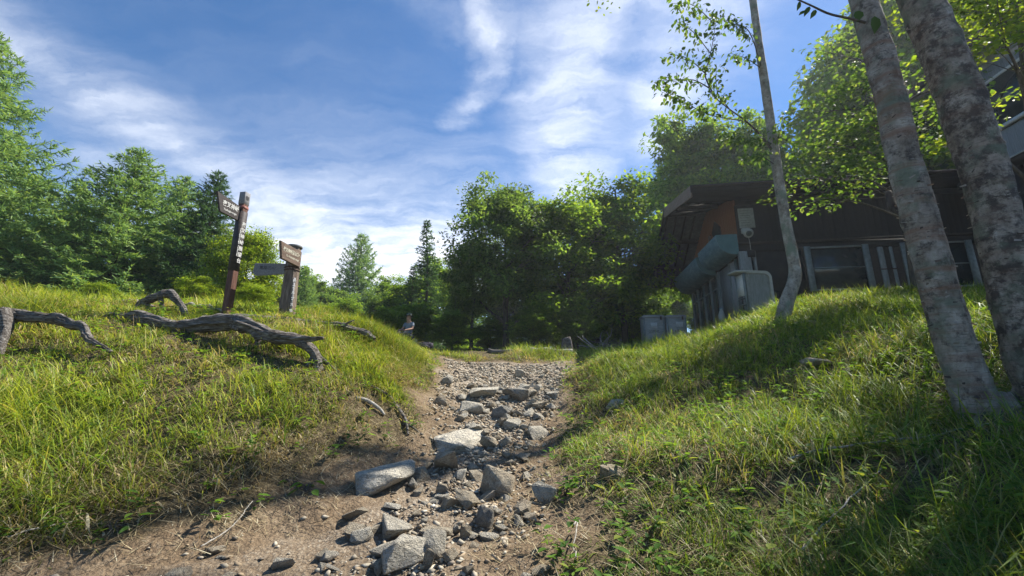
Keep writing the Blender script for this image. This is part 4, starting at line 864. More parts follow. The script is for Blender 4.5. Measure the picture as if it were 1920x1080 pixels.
# ------------------------------------------------------------------ dead timber at the far edge of the gravel
def far_timber():
    def lg(u0, u1, v, Y, r, mt, lb, nm='log', kt=.25):
        a, b = P(u0, v, Y), P(u1, v + 2, Y - .3); n = 14; t = np.linspace(0, 1, n)[:, None]; p = a + (b - a) * t; p[:, 2] = H(p[:, 0], p[:, 1]) + r * .7 + fbm(np.arange(n)[:, None] * np.array([[.4, .1, .2]]), 2, 3) * r * kt
        tag(tubes(nm, [(p, np.linspace(r, r * .8, n))], MT[mt], None, 12, rough=.12, groove=.2, seed=int(u0)), lb, 'log', 'dead timber beyond the gravel')
    lg(994, 1074, 677, 15.0, .105, 'palewood', 'pale fallen log lying behind the right end of the gravel')
    lg(915, 985, 672, 15.2, .08, 'deadwood', 'brown rotten log lying left of the pale fallen log')
    lg(1000, 1060, 664, 16.4, .07, 'deadwood', 'thin dark log lying behind the pale fallen log')
    p = P(1062, 668, 16.4); z = H1(p[0], p[1]); t = np.linspace(0, 1, 12); pp = np.stack([p[0] + .05 * np.sin(t * 3), np.full(12, p[1]), z - .05 + t * .62], -1)
    tag(tubes('tree_stump', [(pp, .2 - .05 * t)], MT['deadwood'], None, 18, rough=.15, groove=.35, seed=3), 'ragged grey tree stump behind the pale fallen log', 'stump')
    rng = np.random.default_rng(8); e = empty('brush_pile', tuple(P(1130, 668, 15.5))); e.location.z = H1(e.location.x, e.location.y)
    for k in range(26):
        a = rng.uniform(0, 6.3); c = np.array([rng.normal(0, .45), rng.normal(0, .3), rng.uniform(.05, .4)]); d = np.array([math.cos(a), math.sin(a) * .5, rng.uniform(-.15, .6)]) * rng.uniform(.4, .95)
        q = catmull(np.array([c - d * .5, c + rng.normal(0, .05, 3), c + d * .5, c + d * .8 + rng.normal(0, .08, 3)]), 10); tubes('dead_stick', [(q, np.linspace(.022, .006, 10))], MT['palewood' if k % 3 == 0 else 'deadwood'], e, 6)
    tag(e, 'tangled pile of dead branches at the right end of the gravel', 'brush pile')
far_timber()

# ------------------------------------------------------------------ hiker resting at the edge of the wood
def skin_me(name, joints, edges, rad, root=0, sub=2):
    me = bpy.data.meshes.new(name); me.from_pydata([tuple(j) for j in joints], edges, []); o = bpy.data.objects.new(name, me); COL.objects.link(o)
    md = o.modifiers.new('skin', 'SKIN'); md.use_smooth_shade = True
    if not me.skin_vertices: me.skin_vertices.new() if hasattr(me.skin_vertices, 'new') else None
    for k, r in enumerate(rad): sv = me.skin_vertices[0].data[k]; sv.radius = r if isinstance(r, tuple) else (r, r); sv.use_root = (k == root)
    sb = o.modifiers.new('sub', 'SUBSURF'); sb.levels = sub; sb.render_levels = sub
    bpy.context.view_layer.update(); res = bpy.data.meshes.new_from_object(o.evaluated_get(bpy.context.evaluated_depsgraph_get())); bpy.data.objects.remove(o)
    return res
def person():
    p = P(764, 656, 15.6); zg = H1(p[0], p[1]) - .0
    e = empty('person', (p[0], p[1], zg), R_(-28))            # faces local -Y, then turned towards the trail
    sk = pm('skin', [(.3, (.30, .17, .11)), (.7, (.42, .25, .17))], 12, .6, .1, .002); shirt = pm('pale_shirt', [(.3, (.13, .16, .19)), (.7, (.20, .24, .28))], 7, .85, .3, .004); navy = pm('navy_trousers', [(.3, (.014, .020, .040)), (.7, (.032, .042, .075))], 7, .85, .3, .004); hat = pm('olive_hat', [(.3, (.03, .045, .035)), (.7, (.06, .08, .065))], 9, .9, .2, .003)
    J = [(0,0,.40),(0,.02,.58),(0,.02,.76),(0,.015,.90),(0,.0,.97),(0,-.015,1.04),(0,-.01,1.14),(0,-.01,1.22),      # pelvis .. crown
         (.16,.01,.87),(.25,-.06,.66),(.20,-.30,.60),(.17,-.36,.59),(-.16,.01,.87),(-.25,-.06,.66),(-.20,-.30,.60),(-.17,-.36,.59),
         (.10,-.03,.38),(.15,-.42,.52),(.14,-.50,.10),(.14,-.64,.05),(-.10,-.03,.38),(-.15,-.42,.52),(-.14,-.50,.10),(-.14,-.64,.05),(0,-.115,1.075)]
    E = [(0,1),(1,2),(2,3),(3,4),(4,5),(5,6),(6,7),(3,8),(8,9),(9,10),(10,11),(3,12),(12,13),(13,14),(14,15),(0,16),(16,17),(17,18),(18,19),(0,20),(20,21),(21,22),(22,23),(5,24)]
    Rd = [(.15,.11),(.14,.10),(.165,.11),(.09,.08),.052,(.07,.085),(.075,.095),.05,.06,.046,.034,(.03,.018),.06,.046,.034,(.03,.018),.085,.062,.045,.035,.085,.062,.045,.035,.014]
    for s, w in ((1, 11), (-1, 15)):                           # five fingers on each hand, resting on the knees
        bx, by, bz = J[w]; fl = (.055, .075, .082, .075, .058)
        for f in range(5):
            off = (f - 2) * .019 * s; d = np.array([off * (1.0 if f else 2.2), -fl[f], -.012]); a = np.array([bx + off * .6, by - .02, bz]); i0 = len(J)
            J += [tuple(a + d * .5), tuple(a + d + np.array([0, 0, -.02]))]; E += [(w, i0), (i0, i0 + 1)]; Rd += [.009, .008]
    link('body', skin_me('body', J, E, Rd), sk, e, True)
    Js = [(0,0,.42),(0,.02,.58),(0,.02,.76),(0,.015,.885),(.165,.01,.87),(.225,-.035,.73),(-.165,.01,.87),(-.225,-.035,.73)]
    link('shirt', skin_me('shirt', Js, [(0,1),(1,2),(2,3),(3,4),(4,5),(3,6),(6,7)], [(.165,.125),(.155,.118),(.18,.125),(.10,.095),.075,.066,.075,.066]), shirt, e, True)
    Jt = [(0,0,.37),(.10,-.03,.37),(.15,-.42,.52),(.14,-.50,.12),(-.10,-.03,.37),(-.15,-.42,.52),(-.14,-.50,.12)]
    link('trousers', skin_me('trousers', Jt, [(0,1),(1,2),(2,3),(0,4),(4,5),(5,6)], [(.165,.125),.10,.078,.062,.10,.078,.062]), navy, e, True)
    tubes('hat', [(np.array([(0,-.01,1.165),(0,-.01,1.172),(0,-.01,1.18),(0,-.01,1.26),(0,-.01,1.285)]), [.165,.17,.105,.095,.05])], hat, e, 18)
    for s in (-1, 1): tubes('eye', [(np.array([(s*.032,-.098,1.125),(s*.032,-.106,1.125)]), [.010,.004])], MT['near_black'], e, 8); tubes('ear', [(np.array([(s*.075,.0,1.09),(s*.085,.005,1.12)]), [.014,.018])], sk, e, 8)
    for s in (-1, 1): tubes('boot', [(np.array([(s*.14,-.47,.06),(s*.14,-.55,.055),(s*.14,-.66,.045),(s*.14,-.71,.04)]), [.06,.062,.055,.03])], MT['near_black'], e, 10)
    # the hiker sits on a rock, with a dark rucksack alongside
    me = rock_me(410, 16, .75, 1); o = link('rock', me, MT['rock_dark']); o.scale = (.62, .5, .46); o.location = (p[0] + .05, p[1] + .14, zg + .12); tag(o, 'dark low rock the resting hiker sits on', 'rock')
    tag(e, 'person in an olive hat, pale shirt and navy trousers sitting by the wood', 'person')
    q = P(797, 660, 15.2); zq = H1(q[0], q[1]); b = empty('rucksack', (q[0], q[1], zq), R_(20)); dk = pm('rucksack_fabric', [(.3, (.018, .016, .026)), (.7, (.045, .040, .060))], 8, .8, .3, .004)
    tubes('pack', [(np.array([(-.28,0,.12),(-.26,0,.13),(-.1,0,.15),(.1,0,.155),(.24,0,.14),(.28,0,.13)]), [.08,.13,.16,.165,.14,.07])], dk, b, 16, rough=.12); tubes('pocket', [(np.array([(-.12,-.13,.1),(0,-.17,.12),(.12,-.13,.1)]), [.05,.075,.05])], dk, b, 12)
    for s in (-.12, .1): tubes('strap', [(np.array([(s,-.1,.27),(s,.02,.33),(s+.03,.16,.26),(s,.2,.08)]), [.018]*4)], MT['iron'], b, 6)
    tag(b, 'dark rucksack lying on the ground beside the resting hiker', 'rucksack')
person()

# ------------------------------------------------------------------ trees
def leafset(parts): 
    V, F, C, n = [], [], [], 0
    for v, f, c in parts: V.append(v); F.append(f + n); C.append(c); n += len(v)
    return np.concatenate(V), np.concatenate(F), np.concatenate(C)
PAL = {
 'oak':   (np.array([(.110, .200, .052), (.145, .245, .062), (.080, .155, .045), (.20, .29, .085)]), (3, 3, 2, 1)),
 'green': (np.array([(.13, .24, .036), (.175, .295, .044), (.095, .185, .034), (.24, .34, .055)]), (3, 3, 2, 1.4)),
 'lime':  (np.array([(.150, .245, .028), (.205, .305, .036), (.105, .190, .026), (.27, .34, .045)]), (3, 3, 1.5, 1.4)),
 'birch': (np.array([(.090, .180, .035), (.130, .225, .045), (.065, .130, .032), (.20, .27, .07)]), (3, 3, 2, 1)),
 'larch': (np.array([(.18, .305, .105), (.235, .36, .11), (.135, .245, .09), (.29, .39, .115)]), (3, 3, 2, 1)),
 'fir':   (np.array([(.055, .120, .050), (.075, .150, .055), (.042, .095, .044)]), (3, 3, 2))}
def crown_leaves(rng, cen, sig, per, lsize, pal, flat=.42, shape='kite', aspect=.55, axisdown=.25, hangout=None):
    n = len(cen) * per; i = np.repeat(np.arange(len(cen)), per); s = np.asarray(sig)
    s = s[i] if s.ndim else np.full(n, s)
    q = rng.normal(size=(n, 3)); q /= np.linalg.norm(q, axis=1)[:, None] + 1e-9; q *= (rng.random(n) ** .45)[:, None] * 1.6
    pos = cen[i] + q * s[:, None] * np.array([1, 1, flat]); a = rng.uniform(0, 6.3, n)
    ax = np.stack([np.cos(a), np.sin(a), rng.normal(-axisdown, .45, n)], -1) + q * .35
    tilt = rng.normal(0, .28, (len(cen), 2)); nm = np.stack([rng.normal(0, .3, n) + tilt[i, 0], rng.normal(0, .3, n) + tilt[i, 1], np.ones(n)], -1)
    ln = lsize * rng.uniform(.7, 1.3, n); c = pick(rng, *PAL[pal], n) * rng.uniform(.8, 1.2, n)[:, None]
    c = c * (1 + .22 * rng.normal(size=len(cen)))[i][:, None]
    return kites(pos, ax, nm, ln, ln * aspect, np.clip(c, .012, .5), shape)
def broadleaf_me(seed, Ht, R, cb, ncl, per, lsize, pal, cs=.42, tr=.14, nl=11, sq=1.0, shape='kite', lean=(0, 0)):
    """trunk mesh (with limbs) and crown mesh, base at the origin"""
    rng = np.random.default_rng(seed); hz = (Ht - cb) / 2; zc = cb + hz
    d = rng.normal(size=(ncl * 3, 3)); d /= np.linalg.norm(d, axis=1)[:, None]
    rr = rng.uniform(.32, 1.0, len(d)) ** .6 * (.80 + .42 * fbm(d * 1.7 + seed, 2, seed))
    wide = 1 - .25 * np.clip(d[:, 2], 0, 1)
    c = d * rr[:, None] * np.array([R, R, hz]); c[:, :2] *= wide[:, None]; c[:, 2] += zc; c = c[c[:, 2] > cb * .7][:ncl]
    c[:, 0] += lean[0] * c[:, 2]; c[:, 1] += lean[1] * c[:, 2]
    th = Ht * .86; t = np.linspace(0, 1, 16); wob = fbm(np.stack([t * 2.2, t * 0 + seed * .37], -1), 2, seed) * .035 * Ht * t
    tp = np.stack([wob + lean[0] * t * th, np.roll(wob, 3) * .7 + lean[1] * t * th, t * th - .15], -1); parts = [tube(tp, tr * (1.15 - .95 * t ** .8) + tr * .35 * np.exp(-t * 18), 10, rough=.08, groove=.1, seed=seed)]
    samp = [tp[5:]]
    for k in range(nl):
        z0 = cb * .8 + (th - cb * .8) * (k + .3) / nl * .85; a = k * 2.4 + rng.random() * .6; j = np.interp(z0, tp[:, 2], np.arange(16)); b0 = np.array([np.interp(j, np.arange(16), tp[:, q]) for q in range(3)])
        ln = R * (.85 - .35 * abs((z0 - zc) / hz)) * (1 - .55 * (z0 / Ht) ** 2); e = b0 + np.array([math.cos(a) * ln, math.sin(a) * ln, (Ht - z0) * rng.uniform(.15, .36)])
        m = (b0 + e) / 2 + np.array([0, 0, rng.uniform(-.08, .15) * ln]); p = catmull(np.array([b0, m, e]), 9); r0 = tr * (1 - z0 / Ht) * .62 + .012
        parts.append(tube(p, np.linspace(r0, .012, 9), 6)); samp.append(p[2:])
    S = np.concatenate(samp)
    for q in c[::2]:
        dd = np.linalg.norm(S - q, axis=1) + np.clip(S[:, 2] - q[2], 0, None) * 1.5; s0 = S[dd.argmin()]
        parts.append(tube(np.array([s0, (s0 + q) / 2 + np.array([0, 0, .06]), q]), [.016, .011, .005], 4, cap=False))
    sg = cs * rng.uniform(.65, 1.35, len(c)); V, F, C = crown_leaves(rng, c, sg, per, lsize, pal, shape=shape)
    return tube_me('trunk', *merge(parts)), mesh_np('crown', V, F, C)
def larch_me(seed, Ht, R, tb=.06, nb=85, step=.075, pal='larch', nlen=.10, nwid=.024, tr=.13, droop=.18, power=.8, density=3, upturn=.25):
    rng = np.random.default_rng(seed); t = np.linspace(0, 1, 14); wob = fbm(np.stack([t * 2, t * 0 + seed], -1), 2, seed) * .012 * Ht
    tp = np.stack([wob, wob[::-1] * .5, t * Ht - .15], -1); parts = [tube(tp, tr * (1.08 - t) + .008, 9, rough=.06, groove=.1, seed=seed)]
    P0, D0 = [], []
    for k in range(nb):
        f = tb + (1 - tb) * ((k + rng.random() * .8) / nb) ** .9; z = f * Ht; a = k * 2.399 + rng.normal(0, .25)
        Lb = R * (1 - f) ** power * rng.uniform(.72, 1.15) + .12; n = max(4, int(Lb / .22)); s = np.linspace(0, 1, n)
        dz = Lb * (-droop * np.sin(s * np.pi * .75) + upturn * s ** 2.2 + (.45 * f - .05) * s); c0 = np.array([np.interp(z, tp[:, 2], tp[:, 0]), np.interp(z, tp[:, 2], tp[:, 1])])
        bx_ = np.stack([c0[0] + np.cos(a) * Lb * s, c0[1] + np.sin(a) * Lb * s, z + dz], -1); parts.append(tube(bx_, np.linspace(.006 + Lb * .011, .004, n), 4, cap=False))
        m = max(3, int(Lb / .13)); ss = rng.uniform(.10, 1, m); q = np.stack([np.interp(ss, s, bx_[:, i]) for i in range(3)], -1); tl = (.42 * Lb * (1 - ss) ** .7 + .10) * rng.uniform(.6, 1.15, m)
        sg = np.where(rng.random(m) < .5, -1, 1); ta = a + sg * rng.uniform(.6, 1.15, m); td = np.stack([np.cos(ta), np.sin(ta), rng.normal(-.12, .16, m)], -1)
        q = np.concatenate([q, bx_[:1].repeat(1, 0)]); td = np.concatenate([td, (bx_[-1:] - bx_[:1]) / Lb]); tl = np.r_[tl, Lb]
        for i in range(len(q)):
            kk = max(2, int(tl[i] / step)); u = (np.arange(kk) + rng.random(kk)) / kk
            pt = q[i] + td[i] * (tl[i] * u)[:, None] + np.array([0, 0, -.10]) * (tl[i] * u * u)[:, None] if i < m else np.stack([np.interp(u, s, bx_[:, w]) for w in range(3)], -1)
            P0.append(np.repeat(pt, density, 0)); D0.append(np.repeat(td[i:i + 1], kk * density, 0))
    P0 = np.concatenate(P0); D0 = np.concatenate(D0); n = len(P0); ax = D0 * .8 + rng.normal(0, .55, (n, 3)); nm = rng.normal(0, .6, (n, 3)) + np.array([0, 0, .8])
    ln = nlen * rng.uniform(.6, 1.3, n); c = pick(rng, *PAL[pal], n) * rng.uniform(.75, 1.25, n)[:, None]
    V, F, C = kites(P0 + rng.normal(0, .012, (n, 3)), ax, nm, ln, nwid * rng.uniform(.7, 1.3, n), c, 'strip', 0)
    return tube_me('trunk', *merge(parts)), mesh_np('crown', V, F, C)
def tree(name, meshes, loc, label, group=None, rz=0.0, sc=(1, 1, 1), bark='bark', leaf='leaf', cat='tree'):
    e = empty(name, loc, rz); e.scale = sc
    for nm, me, m in (('trunk', meshes[0], bark), ('crown', meshes[1], leaf)): link(nm, me, MT[m], e, nm == 'trunk')
    return tag(e, label, cat, group)
def at_top(u, v, Y):                    # where a tree stands whose tip shows at that pixel, and how tall it is
    p = P(u, v, Y); z = H1(p[0], p[1]); return (p[0], p[1], z), p[2] - z
def place(name, me, Hm, u, v, Y, label, group, rz, leaf='leaf', wide=1.0):
    loc, h = at_top(u, v, Y); s = h / Hm; return tree(name, me, loc, label, group, R_(rz), (s * wide, s * wide, s), leaf=leaf)
GL, GB, GF = 'larches behind the left bank', 'broad-leaved trees round the clearing', 'trees in the wood behind'
LA = larch_me(1, 11, 4.3, .02, 150, .10, density=4, nlen=.19, nwid=.036)
LB = larch_me(2, 8, 3.3, .01, 170, .085, density=4, nlen=.16, nwid=.036)
LC = larch_me(3, 7, 2.5, .01, 160, .08, density=4, nlen=.15, nwid=.034)
place('larch_tree', LA, 11, 5, 70, 13.5, 'tall feathery larch at the left picture edge', GL, 0, 'needle')
place('larch_tree', LB, 8, 262, 282, 15.5, 'broad bushy larch with a spiky top, left of the signposts', GL, 40, 'needle', 1.15)
place('larch_tree', LC, 7, 152, 352, 16.5, 'smaller larch filling the gap right of the tallest larch', GL, 100, 'needle', 1.3)
place('larch_tree', LB, 8, 350, 335, 18.5, 'larch between the bushy larch and the dark signpost', GL, 200, 'needle', 1.1)
place('larch_tree', LC, 7, 60, 330, 19.0, 'larch behind the tall edge larch', GL, 10, 'needle', 1.5)
FA = larch_me(4, 8, 2.6, .03, 150, .08, 'fir', .16, .036, droop=.05, upturn=.12, density=4)
place('fir_tree', FA, 8, 412, 326, 16.5, 'dark fir rising just behind the dark signpost', GL, 0, 'needle', 1.0)
BA = broadleaf_me(11, 8.7, 3.3, .5, 330, 100, .18, 'oak', .40, .15)
BB = broadleaf_me(12, 8.2, 3.2, .4, 300, 105, .19, 'green', .42, .14)
BC = broadleaf_me(13, 6.0, 2.6, .0, 340, 110, .125, 'lime', .38, .09)
BD = broadleaf_me(14, 14, 4.4, 1.5, 400, 110, .30, 'green', .58, .2)
place('broadleaf_tree', BA, 8.7, 950, 292, 20.5, 'tall round-crowned grey-green tree behind the middle of the gravel', GB, 0, 'leaf', .80)
place('broadleaf_tree', BB, 8.2, 1150, 308, 23.5, 'dense bright green tree left of the lodge', GB, 60, 'leaf', .92)
place('broadleaf_tree', BB, 8.2, 1060, 345, 21.5, 'lower green tree between the two big clearing trees', GB, 170)
place('broadleaf_tree', BA, 8.7, 888, 425, 21.0, 'dark lower tree at the left flank of the round-crowned tree', GB, 200, 'leaf', .75)
place('broadleaf_tree', BC, 6.0, 480, 402, 14.0, 'light green tree between the two signposts', GB, 0, 'leaf', .8)
place('maple_bush', BC, 6.0, 606, 566, 11.8, 'low bright green maple bush right of the log post', GB, 90, 'leaf', 1.5)
place('maple_bush', BC, 6.0, 480, 520, 12.0, 'leafy bush under the arm boards', GB, 150, 'leaf', 1.2)
place('maple_bush', BC, 6.0, 380, 505, 12.5, 'leafy bush behind the dark signpost foot', GB, 250, 'leaf', 1.2)
place('maple_bush', BC, 6.0, 200, 520, 13.0, 'leafy bush under the small larch', GB, 310, 'leaf', 1.2)
for k, (u, v, Y, rz, lb) in enumerate([(1000,560,18.5,20,'dark leafy bush below the round-crowned tree'),(1080,572,18.5,80,'dark leafy bush behind the brush pile'),(1180,545,25,140,'dark leafy bush left of the storage bins'),(850,575,18.6,200,'dark leafy bush right of the hiker'),(780,560,19,260,'dark leafy bush behind the hiker'),(920,590,21,320,'low dark bush behind the gravel middle'),(720,570,17,20,'leafy bush beyond the bank corner'),(1235,575,29,50,'shaded bush behind the storage bins'),(1312,585,25,90,'shaded bush between the storage bins and the lodge doors')]):
    place('shade_bush', BB, 8.2, u, v, Y, lb, 'bushes under the clearing trees', rz, 'leaf', 1.35)
SPR = larch_me(5, 11, 2.0, .03, 140, .10, 'fir', .20, .05, droop=.10, upturn=.1, density=3, power=1.0)
place('spruce_tree', SPR, 11, 803, 415, 25, 'slim pointed spruce left of the round-crowned tree', GB, 0, 'needle', 1.15)
place('spruce_tree', SPR, 11, 775, 500, 24, 'shorter spruce beside the slim pointed one', GB, 90, 'needle', 1.5)
place('pine_tree', LB, 8, 680, 440, 40, 'solitary broad conifer far off, standing against the white cloud', GF, 60, 'needle', .85)
far = [('broadleaf_tree', BD, 14, 600, 512, 42, 'far pale tree left of the solitary conifer'), ('broadleaf_tree', BD, 14, 735, 515, 38, 'far pale tree right of the solitary conifer'), ('broadleaf_tree', BD, 14, 560, 495, 36, 'far tree just right of the log signpost'), ('broadleaf_tree', BB, 8.2, 655, 545, 26, 'low tree below the solitary conifer'), ('broadleaf_tree', BA, 8.7, 632, 515, 33, 'rounded tree just left of the solitary conifer'), ('broadleaf_tree', BA, 8.7, 728, 520, 30, 'rounded tree just right of the solitary conifer'), ('broadleaf_tree', BB, 8.2, 770, 505, 28, 'leafy tree before the shorter spruce'), ('larch_tree', LC, 7, 575, 505, 28, 'hazy larch right of the log signpost')]
for k, (nm, me, hm, u, v, Y, lb) in enumerate(far): place(nm, me, hm, u, v, Y, lb, GF, 70 * k, 'needle' if me is LC else 'leaf')
# trees behind the lodge
for k, (u, v, Y, w, lb) in enumerate([(1290,205,27,1.0,'tall tree rising behind the left end of the lodge roof'), (1400,215,25,.9,'tall tree behind the slim young birch'), (1585,40,26,1.0,'tall tree behind the middle of the lodge roof'), (1640,-60,27,1.0,'very tall tree behind the lodge, left of the big birches'), (1800,-160,27,1.1,'very tall tree behind the upper storey of the lodge'), (1690,-40,30,.9,'back tree seen through gaps above the lodge roof')]):
    place('lodge_tree', BD, 14, u, v, Y, lb, 'trees behind the lodge', 50 * k + 10, 'leaf', .78 * w)
# the wood that closes the view beyond the clearing
rng = np.random.default_rng(77); kk = 0
for u, Y in [(640,52),(760,48),(820,34),(880,44),(960,36),(1040,42),(1120,34),(1200,38),(1260,46),(480,46),(400,38),(300,34),(200,40),(100,34),(20,40),(-80,30),(-60,46),(540,58),(700,60)]:
    me, hm, lf, nm = (BD, 14, 'leaf', 'broadleaf_tree') if kk % 3 else (LB, 8, 'needle', 'larch_tree')
    p = P(u, 600, Y); z = H1(p[0], p[1]) - max(0, math.hypot(p[0], p[1]) - 70) * .12; h = rng.uniform(7.5, 10) if 500 < u < 800 else rng.uniform(8, 11); s = h / hm
    tree(nm, me, (p[0], p[1], z), 'dense green tree standing back in the wood behind the clearing', GF, R_(37 * kk), (s * 1.2, s * 1.2, s), leaf=lf); kk += 1

for k in range(11):
    u = 660 + 58 * k; Y = 30 + 5 * (k % 3); p = P(u, 600, Y); z = H1(p[0], p[1])
    tree('shade_bush', BB, (p[0], p[1], z - .3), 'low dark undergrowth bush deep in the wood', 'undergrowth deep in the wood', R_(63 * k), (.75, .75, .42), cat='bush')

# ------------------------------------------------------------------ birches
def birch_bark(name, dark=.5, warm=0.0):
    m, t, b, o = base_mat(name); v = coords(t); vs = coords(t, 'Object', (1.2, 1.2, 9))
    c = ramp(t, noise(t, coords(t, 'Object', (1, 1, .6)), 6.5, 11, .70), [(.30, (.070, .055, .044)), (.46, (.26, .228, .19)), (.62, (.43, .395, .345)), (.78, (.64, .605, .55))])
    lent = noise(t, coords(t, 'Object', (3, 3, 34)), 3.2, 4, .6)                                                    # lenticels: short horizontal dashes
    c = mixc(t, MA('MULTIPLY', MA('GREATER_THAN', lent, .60, t), .55, t), c, (.075, .062, .055))
    patch = noise(t, v, 9.0, 11, .72); c = mixc(t, MA('MULTIPLY', MA('MULTIPLY', MA('SUBTRACT', patch, .60 - .16 * dark, t), 9.0, t, clamp=True), .85, t), c, (.045, .040, .038))
    lich = noise(t, VM('ADD', v, (5, 3, 9), tree=t), 2.6, 7, .62); c = mixc(t, MA('MULTIPLY', MA('MULTIPLY', MA('SUBTRACT', lich, .51, t), 8, t, clamp=True), .8, t), c, (.17, .21, .155))
    if warm: c = mixc(t, MA('MULTIPLY', MA('MULTIPLY', MA('SUBTRACT', noise(t, vs, 1.4, 6), .5, t), 6, t, clamp=True), warm, t), c, (.24, .13, .085))
    L(c, b.inputs['Base Color'], t); b.inputs['Roughness'].default_value = .8; b.inputs['Specular IOR Level'].default_value = .2
    bump(t, MA('ADD', MA('MULTIPLY', patch, 1.2, t), MA('MULTIPLY', lent, .7, t), t), b, 1.0, .03); return m
MT['birch_old'] = birch_bark('old_birch_bark', .55, .6); MT['birch_rough'] = birch_bark('rough_birch_bark', .9, .2); MT['birch_young'] = birch_bark('young_birch_bark', .15)
def big_birch(label, pts, diam, bark, seed, canopy, extra=()):
    c = pxpath([(u, v, Y) for u, v, Y in pts]); org = c[0].copy(); org[2] = H1(org[0], org[1]); e = empty('birch_tree', org)
    # carry the trunk on above the frame
    up = c[-1] - c[-2]; up /= np.linalg.norm(up); c2 = np.concatenate([c, [c[-1] + up * 1.6 + np.array([.1, .1, .2]), c[-1] + up * 3.2 + np.array([.25, .3, .5]), c[-1] + up * 5 + np.array([.4, .5, 1.0])]])
    n = 130; p = catmull(c2, n); d = np.r_[diam, diam[-1] * .85, diam[-1] * .6, diam[-1] * .25]; r = np.interp(np.linspace(0, 1, n), np.linspace(0, 1, len(d)), d) / 2
    link('trunk', tube_me('trunk', *tube(p - org, r, 56, rough=.075, groove=.05, seed=seed, fq=11)), MT[bark], e, True)
    rng = np.random.default_rng(seed + 50)
    for k in range(6):                                            # roots spreading into the bank
        a = k * 1.05 + rng.random() * .5; d3 = np.array([math.cos(a), math.sin(a), 0]); ln = rng.uniform(.5, .8); q = [org + d3 * (r[0] * .55) + [0, 0, .30], org + d3 * (r[0] * 1.15) + [0, 0, .10]]
        for f in (.6, 1.0): w = org + d3 * (r[0] + ln * f * .8); q.append([w[0], w[1], H1(w[0], w[1]) + .02 - .10 * f])
        link('root', tube_me('root', *tube(catmull(np.array(q), 14) - org, np.linspace(r[0] * .34, .015, 14), 14, rough=.12, seed=seed + k)), MT[bark], e, True)
    m = 260; j = rng.integers(2, 88, m); a = rng.uniform(0, 6.3, m); out = np.stack([np.cos(a), np.sin(a), 0 * a], -1); sd2 = np.stack([-np.sin(a), np.cos(a), 0 * a], -1)  # curls of peeling bark
    V, F, C = kites(p[j] - org + out * (r[j] * 1.0)[:, None], sd2 * rng.choice([-1, 1], m)[:, None] + out * rng.uniform(.05, .4, m)[:, None] + np.array([0, 0, 1]) * rng.normal(0, .25, m)[:, None], out + rng.normal(0, .3, (m, 3)), rng.uniform(.015, .05, m), rng.uniform(.006, .025, m), pick(rng, np.array([(.26, .25, .23), (.16, .13, .11), (.34, .32, .29), (.07, .06, .055)]), (3, 2, 2, 2), m), 'strip', .1, -.3)
    link('peeling_bark', mesh_np('peeling_bark', V, F, C), MT['straw'], e)['kind'] = 'stuff'
    rng = np.random.default_rng(seed)
    cen = np.concatenate([rng.normal(size=(k, 3)) * np.array(s) + np.array(m) for m, s, k in canopy]); top = p[-18:]
    br = []
    for q in cen[::3]:
        s0 = top[rng.integers(len(top))]; br.append(tube(catmull(np.array([s0, (s0 + q) / 2 + np.array([0, 0, .3]), q]), 7), np.linspace(.035, .008, 7), 5, cap=False))
    link('limbs', tube_me('limbs', *merge([(v - org, f) for v, f in br])), MT['bark'], e, True)
    V, F, C = crown_leaves(rng, cen, .42, 70, .09, 'lime', shape='leaf', aspect=.6); link('crown', mesh_np('crown', V - org, F, C), MT['leaf'], e)
    for nm, q, rr in extra: link(nm, tube_me(nm, *tube(catmull(pxpath(q), 16) - org, np.interp(np.linspace(0, 1, 16), np.linspace(0, 1, len(rr)), rr), 10, rough=.1, seed=seed)), MT['bark'], e, True)
    tag(e, label, 'birch tree', 'birches on the right bank'); return e, org
b1, o1 = big_birch('leaning old birch with grey-green lichen, left one of the big pair', [(1868,830,3.85),(1835,770,3.85),(1795,660,3.85),(1765,560,3.85),(1738,460,3.85),(1712,370,3.85),(1690,280,3.85),(1668,180,3.85),(1642,80,3.9),(1612,-20,3.95)], [.36,.325,.285,.275,.275,.275,.265,.255,.25,.245], 'birch_old', 3,
  [((4.3, 7.6, 9.6), (.7, .5, .4), 20)],
  [('stub_branch', [(1708,395,3.9),(1690,396,4.05),(1674,386,4.15),(1666,360,4.2)], [.045,.04,.045,.03]), ('branch', [(1622,42,3.8),(1590,34,3.6),(1555,26,3.4),(1520,10,3.25),(1480,-8,3.1)], [.014,.012,.010,.008,.006])])
def branch_leaves():
    rng = np.random.default_rng(5); spots = [(1518,12,3.25),(1512,20,3.25),(1530,18,3.3),(1500,2,3.2),(1640,30,3.75),(1610,20,3.7)]
    pos = np.array([P(*s) for s in spots]); n = len(pos); ax = np.stack([rng.normal(-.5, .4, n), rng.normal(0, .2, n), rng.normal(-1.0, .25, n)], -1); nm = np.stack([rng.normal(0, .4, n), np.full(n, -1.0), rng.normal(.2, .3, n)], -1)
    V, F, C = kites(pos, ax, nm, np.array([.13, .10, .10, .09, .2, .16]), np.array([.05, .05, .05, .045, .12, .1]), np.tile(np.array([[.06, .12, .03]]), (n, 1)), 'leaf', .1, .15)
    link('branch_leaves', mesh_np('branch_leaves', V - o1, F, C), MT['leaf'], b1)
branch_leaves()
big_birch('thick rough-barked birch at the right picture edge', [(1990,800,3.7),(1958,720,3.7),(1925,620,3.7),(1893,500,3.7),(1862,380,3.7),(1832,280,3.7),(1800,180,3.7),(1760,80,3.75),(1712,-30,3.8)], [.42,.38,.355,.34,.34,.345,.35,.35,.35], 'birch_rough', 8,
  [((9.6, 6.2, 8.2), (1.1, .8, .6), 36)])
